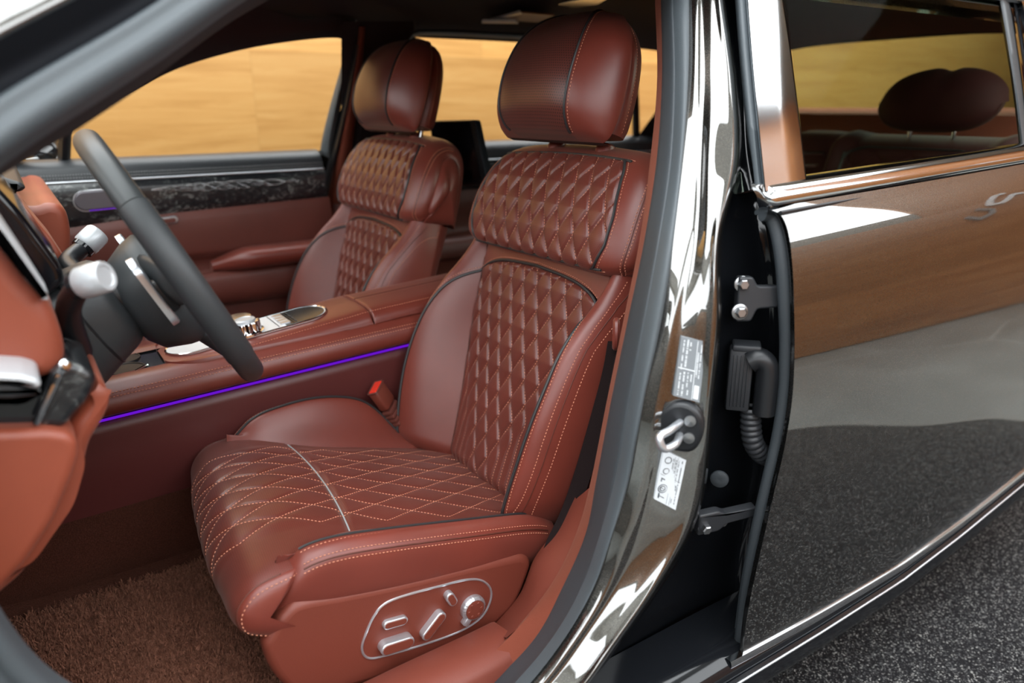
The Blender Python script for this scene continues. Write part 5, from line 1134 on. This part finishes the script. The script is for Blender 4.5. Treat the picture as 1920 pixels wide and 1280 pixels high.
# ------------------------------------------------------------------ steering wheel
WC = np.array([-.746, -.375, .912]); WAX = np.array([.900, -.062, .436]); WAX /= np.linalg.norm(WAX); WUP = np.array([-.436, 0, .900]); WUP -= WAX*np.dot(WUP, WAX); WUP /= np.linalg.norm(WUP); WY = np.cross(WUP, WAX)
sw = empty('steering_wheel', tuple(WC-WAX*.10), 'smooth black leather steering wheel seen edge-on, with silver paddle', 'steering wheel')
RW_ = .186
def wheel(a0, a1, n, r, mat, name, label=None):
    a = np.linspace(a0, a1, n); p = WC+RW_*(np.cos(a)[:, None]*WUP+np.sin(a)[:, None]*WY); m = MB(); m.tube(p, r, 20); return m.build(name, mat, sw, label, smooth=60)
r_ = math.radians
wheel(r_(-52), r_(52), 60, .0175, M['wheel_leather'], 'rim_segment', 'upper rim section'); wheel(r_(127), r_(233), 60, .0175, M['wheel_leather'], 'rim_segment', 'lower rim section')
wheel(r_(-126.6), r_(-52.4), 50, .0188, M['soft_grey'], 'rim_grip', 'thicker side grip'); wheel(r_(52.4), r_(126.6), 50, .0188, M['soft_grey'], 'rim_grip', 'thicker side grip')
W = lambda u, y, d: WC+WUP*u+WY*y+WAX*d
m = MB(); m.grid(np.array([[WC+WAX*(d-.030)+WY*.084*k*math.cos(a)+WUP*(-.028+.088*k*math.sin(a)) for a in np.linspace(0, 2*PI, 44, endpoint=False)] for k, d in ((.02, -.062), (.55, -.060), (.80, -.046), (.95, -.016), (1, .004), (.92, .02), (.5, .028), (.02, .029))]), closev=True, capu=True); m.build('hub', M['soft_grey'], sw, 'dark grey airbag hub', smooth=60)
for y0, y1, u0, u1 in ((.05, .168, .0, .010), (-.05, -.168, .0, .010)):
    m = MB(); rows = []
    for k in np.linspace(0, 1, 14):
        c = W(u0+(u1-u0)*k, y0+(y1-y0)*k, -.030+.026*k); hh = .044-.022*k; rows.append([c+WUP*hh*math.cos(a)+WAX*.014*math.sin(a) for a in np.linspace(0, 2*PI, 16, endpoint=False)])
    m.grid(np.array(rows), closev=True, capu=True); m.build('spoke', M['soft_grey'], sw, smooth=60)
m = MB(); rows = []
for k in np.linspace(0, 1, 12):
    c = W(-.05-.115*k, 0, -.034+.028*k); rows.append([c+WY*(.060-.022*k)*math.cos(a)+WAX*(.026-.014*k)*math.sin(a) for a in np.linspace(0, 2*PI, 14, endpoint=False)])
m.grid(np.array(rows), closev=True, capu=True); m.build('spoke', M['soft_grey'], sw, smooth=60)
for y in (-.088, .088):
    m = MB(); m.prism(rounded([(-.056, -.018*np.sign(y)), (.048, -.012*np.sign(y)), (.056, .006*np.sign(y)), (.040, .022*np.sign(y)), (-.046, .020*np.sign(y))], .012), W(0, y, -.047), WUP, WY, WAX, .010, bev=.003); m.build('paddle', M['satin'], sw, 'silver shift paddle')
    m = MB(); m.box(W(-.01, y*.82, -.036), (.05, .05, .022), R=np.stack([WUP, WY, WAX], 1), bev=.006); m.build('paddle_mount', M['black'], sw)
# ------------------------------------------------------------------ steering column with stalks
sc = empty('steering_column', tuple(WC-WAX*.26), 'charcoal steering column shroud with two silver tipped stalks', 'steering column')
m = MB(); rows = []
for d, rx, rz, off in ((-.085, .058, .050, .0), (-.095, .072, .062, -.004), (-.13, .078, .070, -.008), (-.17, .080, .078, -.014), (-.21, .084, .088, -.020), (-.26, .088, .094, -.026), (-.31, .088, .094, -.03)):
    c = WC+WAX*d+WUP*off; rows.append([c+WY*rx*math.copysign(abs(math.cos(a))**.75, math.cos(a))+WUP*rz*math.copysign(abs(math.sin(a))**.75, math.sin(a)) for a in np.linspace(0, 2*PI, 40, endpoint=False)])
R3 = np.array(rows); fine = np.stack([cr(R3[:, j], 40) for j in range(40)], 1); m.grid(fine, closev=True, capu=True); shr = m.build('column_shroud', M['soft_grey'], sc, smooth=60)
m = MB(); m.tube(cr(fine[9], 60, True)*1.0+0*WAX, .0016, 6, closed=True); m.build('shroud_joint', M['black'], shr)
m = MB(); m.lathe([(.046, -.03), (.050, .0), (.048, .012), (.040, .014)], WC-WAX*.085, WAX, 36); m.build('column_collar', M['black'], sc)
def stalk(root, mid, tip0, tip1, r, label):
    m = MB(); pts = cr([root, mid, tip0], 40); m.tube(pts, np.linspace(.0155, .0125, 40), 16); s_ = m.build('stalk', M['black'], sc, label)
    ax = tip1-tip0; L = np.linalg.norm(ax); ax /= L; m = MB(); m.lathe([(r*.86, 0), (r, .003), (r*1.02, L*.55), (r*1.0, L*.9), (r*.90, L), (r*.70, L), (r*.62, L-.002), (0, L-.0015)], tip0, ax, 120, wob=lambda i, th: 1+.012*((i >= 1) & (i <= 2))*np.cos(th*48)); m.build('stalk_tip', M['white_satin'], s_, 'silver knurled tip', smooth=40)
    m = MB(); m.lathe([(r*.90, -.006), (r*.92, .0005)], tip0, ax, 30); m.build('stalk_ring', M['gloss_black'], s_)
stalk(on_y(148, 660, -.475), on_y(128, 585, -.545), on_y(150, 532, -.590), on_y(200, 517, -.610), .0175, 'near stalk')
stalk(on_y(150, 520, -.29), on_y(128, 492, -.235), on_y(158, 462, -.20), on_y(185, 436, -.19), .0185, 'far stalk')
# ------------------------------------------------------------------ dashboard
da = empty('dashboard', (-1.05, -.2, .60), 'orange-red leather dashboard end with silver trim and dark burl, left of the steering wheel', 'dashboard')
def dash(name, outl, y0, y1, mat, label=None, bev=.02, smooth=70, r=0, yref=None, seg=6, dx=0):
    """outline given in image points on the plane y=y0, carried back to y1 with a rounded near edge"""
    P = np.array([on_y(u, v, y0 if yref is None else yref) for u, v in outl]); q = np.stack([P[:, 0], P[:, 2]], 1); q = cr(q, 90, True) if not r else rounded(q, r, 5)
    m = MB(); m.prism(q, (dx, y1, 0), (1, 0, 0), (0, 0, 1), (0, -1, 0), abs(y1-y0), bev=bev, seg=seg); return m.build(name, mat, da, label, smooth)
dash('knee_bolster', [(-160, 380), (-20, 436), (18, 482), (48, 526), (86, 566), (110, 608), (122, 655), (118, 688), (96, 712), (40, 722), (-160, 730)], -.625, -.50, M['dash_leather'], 'orange-red padded leather', .018)
dash('cluster_surround', [(-160, 250), (-40, 350), (0, 410), (32, 458), (62, 504), (90, 548), (92, 566), (80, 562), (46, 524), (18, 480), (0, 448), (-40, 400), (-160, 320)], -.640, -.60, M['white_satin'], 'bright silver trim', .006, r=.004)
dash('instrument_display', [(-160, 250), (0, 355), (35, 392), (80, 452), (118, 505), (122, 530), (90, 560), (-160, 560)], -.43, -.05, M['screen'], 'dark glass instrument display', .010, r=.006)
dash('display_frame', [(-160, 235), (10, 352), (45, 385), (95, 445), (126, 492), (130, 520), (104, 520), (60, 465), (20, 405), (-160, 300)], -.20, -.10, M['dash_leather'], 'red leather display frame', .006, r=.005)
dash('display_edge', [(30, 386), (70, 425), (112, 478), (120, 492), (112, 496), (70, 446), (28, 398)], -.19, -.12, M['chrome'], 'chrome edge', .003, r=.002)
dash('passenger_pad', [(-160, 330), (40, 384), (90, 380), (118, 388), (130, 415), (133, 455), (126, 490), (90, 500), (-160, 500)], -.02, .62, M['dash_leather'], 'orange-red leather pad', .016)
dash('dash_top', [(-160, 318), (0, 330), (40, 342), (50, 352), (40, 360), (-160, 372)], -.10, .70, M['black_leather'], 'black leather top', .012, r=.006)
dash('burl_end', [(60, 800), (76, 745), (95, 700), (130, 676), (160, 688), (182, 705), (172, 745), (140, 780), (120, 806)], -.640, -.50, M['burl'], 'burl veneer end', .010, r=.012)
dash('dash_side', [(120, 830), (135, 790), (172, 745), (186, 712), (202, 730), (210, 757), (196, 790), (170, 830), (160, 870), (135, 940), (95, 1010), (40, 1085), (-60, 1170), (-160, 1190), (-160, 1140), (40, 1040), (110, 940), (130, 870)], -.610, -.47, M['dash_leather'], 'red leather side bolster', .016, r=.01)
dash('lower_panel', [(-200, 800), (0, 809), (90, 806), (128, 812), (146, 828), (148, 856), (134, 900), (100, 980), (50, 1055), (0, 1110), (-80, 1170), (-200, 1190)], -.655, -.52, M['dash_leather'], 'flat red leather lower panel', .010, r=.006)
dash('vent_trim', [(-160, 700), (0, 700), (45, 703), (70, 710), (79, 722), (70, 730), (30, 722), (-160, 722)], -.690, -.62, M['white_satin'], 'silver vent bezel', .005, r=.003)
dash('vent', [(-160, 722), (20, 722), (66, 732), (78, 726), (70, 742), (20, 748), (-160, 748)], -.680, -.62, M['soft_grey'], None, .004, r=.003)
dash('vent_housing', [(-160, 745), (40, 748), (90, 720), (104, 690), (118, 690), (95, 760), (60, 806), (-160, 812)], -.630, -.52, M['gloss_black'], None, .006, r=.004)
m = MB(); a, b = on_y(68, 795, -.645), on_y(112, 700, -.645); m.tube(np.linspace(a, b, 10), .0035, 8); m.build('trim_line', M['chrome'], da, 'thin chrome line')
m = MB(); a = on_y(121, 684, -.655); m.lathe([(.0, -.004), (.005, -.002), (.006, .003), (.004, .005), (.0, .0055)], a, (.3, -1, .2), 20); m.build('trim_button', M['chrome'], da)
# body of the dashboard behind all of it
m = MB(); rows = []
for y in np.linspace(-.585, .72, 30): rows.append([(x, y, z) for x, z in cr([(-1.06, .60), (-1.01, .68), (-.99, .80), (-1.02, .90), (-1.06, .955), (-1.20, .975), (-1.55, .96), (-1.55, .52), (-1.2, .45)], 50)])
m.grid(np.array(rows), capu=True); m.build('dash_body', M['dark_leather'], da, smooth=60)
# ------------------------------------------------------------------ under the roof
def fit(name, pts, z, mat, parent, label, th=.012, bev=.004, r=.006):
    P = np.array([on_z(u, v, z) for u, v in pts]); m = MB(); m.prism(rounded(P[:, :2], r), (0, 0, z+th), (1, 0, 0), (0, 1, 0), (0, 0, -1), th, bev=bev); o = m.build(name, mat, parent, label); return o
gh = empty('grab_handle', (-.15, .55, 1.34), 'dark folded grab handle on the roof lining above the far front window', 'grab handle')
a, b = on_y(530, 46, .585), on_y(664, 36, .585); m = MB(); m.tube(cr([a+np.array([0, .03, .012]), a+np.array([.005, 0, .0]), a*.65+b*.35+np.array([0, -.006, -.006]), a*.35+b*.65+np.array([0, -.006, -.006]), b+np.array([-.005, 0, 0]), b+np.array([0, .03, .012])], 50), .008, 10, flat=1.5); m.build('handle_bar', M['soft_grey'], gh, smooth=60)
m = MB(); m.box(a+np.array([0, .012, .004]), (.03, .02, .016), bev=.005); m.build('handle_mount', M['satin'], gh); m = MB(); m.box(b+np.array([0, .012, .004]), (.03, .02, .016), bev=.005); m.build('handle_mount', M['satin'], gh)
ml = empty('map_light', (.2, .2, 1.37), 'slim pale reading light frame on the dark roof lining', 'reading light')
fit('light_lens', [(920, 38), (975, 23), (978, 27), (925, 42)], 1.362, M['white_satin'], ml, 'pale strip', .006, .001, .002)
fit('light_plate', [(905, 40), (968, 40), (972, 45), (903, 44)], 1.352, M['label'], ml, None, .006, .001, .002)
fit('light_panel', [(930, 40), (978, 24), (1040, 29), (1010, 42)], 1.367, M['dark_leather'], ml, None, .004, .001, .004)
rl = empty('sunroof_glass', (.4, .0, 1.38), 'mirror-like roof glass above the driver headrest, reflecting the wooden wall', 'sunroof')
fit('glass_pane', [(1045, 9), (1085, 0), (1150, -8), (1120, 9), (1075, 15)], 1.384, M['chrome'], rl, None, .004, .001, .01)
sh_ = empty('coat_hook', (.5, .3, 1.33), 'small pale roof hook right of the driver headrest', 'hook'); a = on_y(1172, 72, .50); m = MB(); m.box(a, (.035, .012, .010), R=rot((0, 1, 0), -25), bev=.004); m.build('hook_body', M['label'], sh_)
# ------------------------------------------------------------------ light
w = bpy.data.worlds.new('showroom_air'); SC.world = w; w.use_nodes = True; bg = w.node_tree.nodes['Background']; bg.inputs[0].default_value = (.75, .85, .95, 1); bg.inputs[1].default_value = .04
# ------------------------------------------------------------------ camera
cd = bpy.data.cameras.new('camera'); cam = bpy.data.objects.new('camera', cd); COL.objects.link(cam)
cd.sensor_width = 36; cd.lens = 36*CAM_F/1920; cd.clip_start = .02; cd.clip_end = 100
cam.matrix_world = Matrix(((CR[0], CU[0], -CF[0], CAM_POS[0]), (CR[1], CU[1], -CF[1], CAM_POS[1]), (CR[2], CU[2], -CF[2], CAM_POS[2]), (0, 0, 0, 1)))
cd.dof.use_dof = True; cd.dof.focus_distance = 1.22; cd.dof.aperture_fstop = 2.4
SC.camera = cam
vs = SC.view_settings; SC.display_settings.display_device = 'sRGB'; vs.view_transform = 'Standard'; vs.look = 'None'; vs.gamma = 1; vs.use_curve_mapping = False; vs.exposure = 0.85
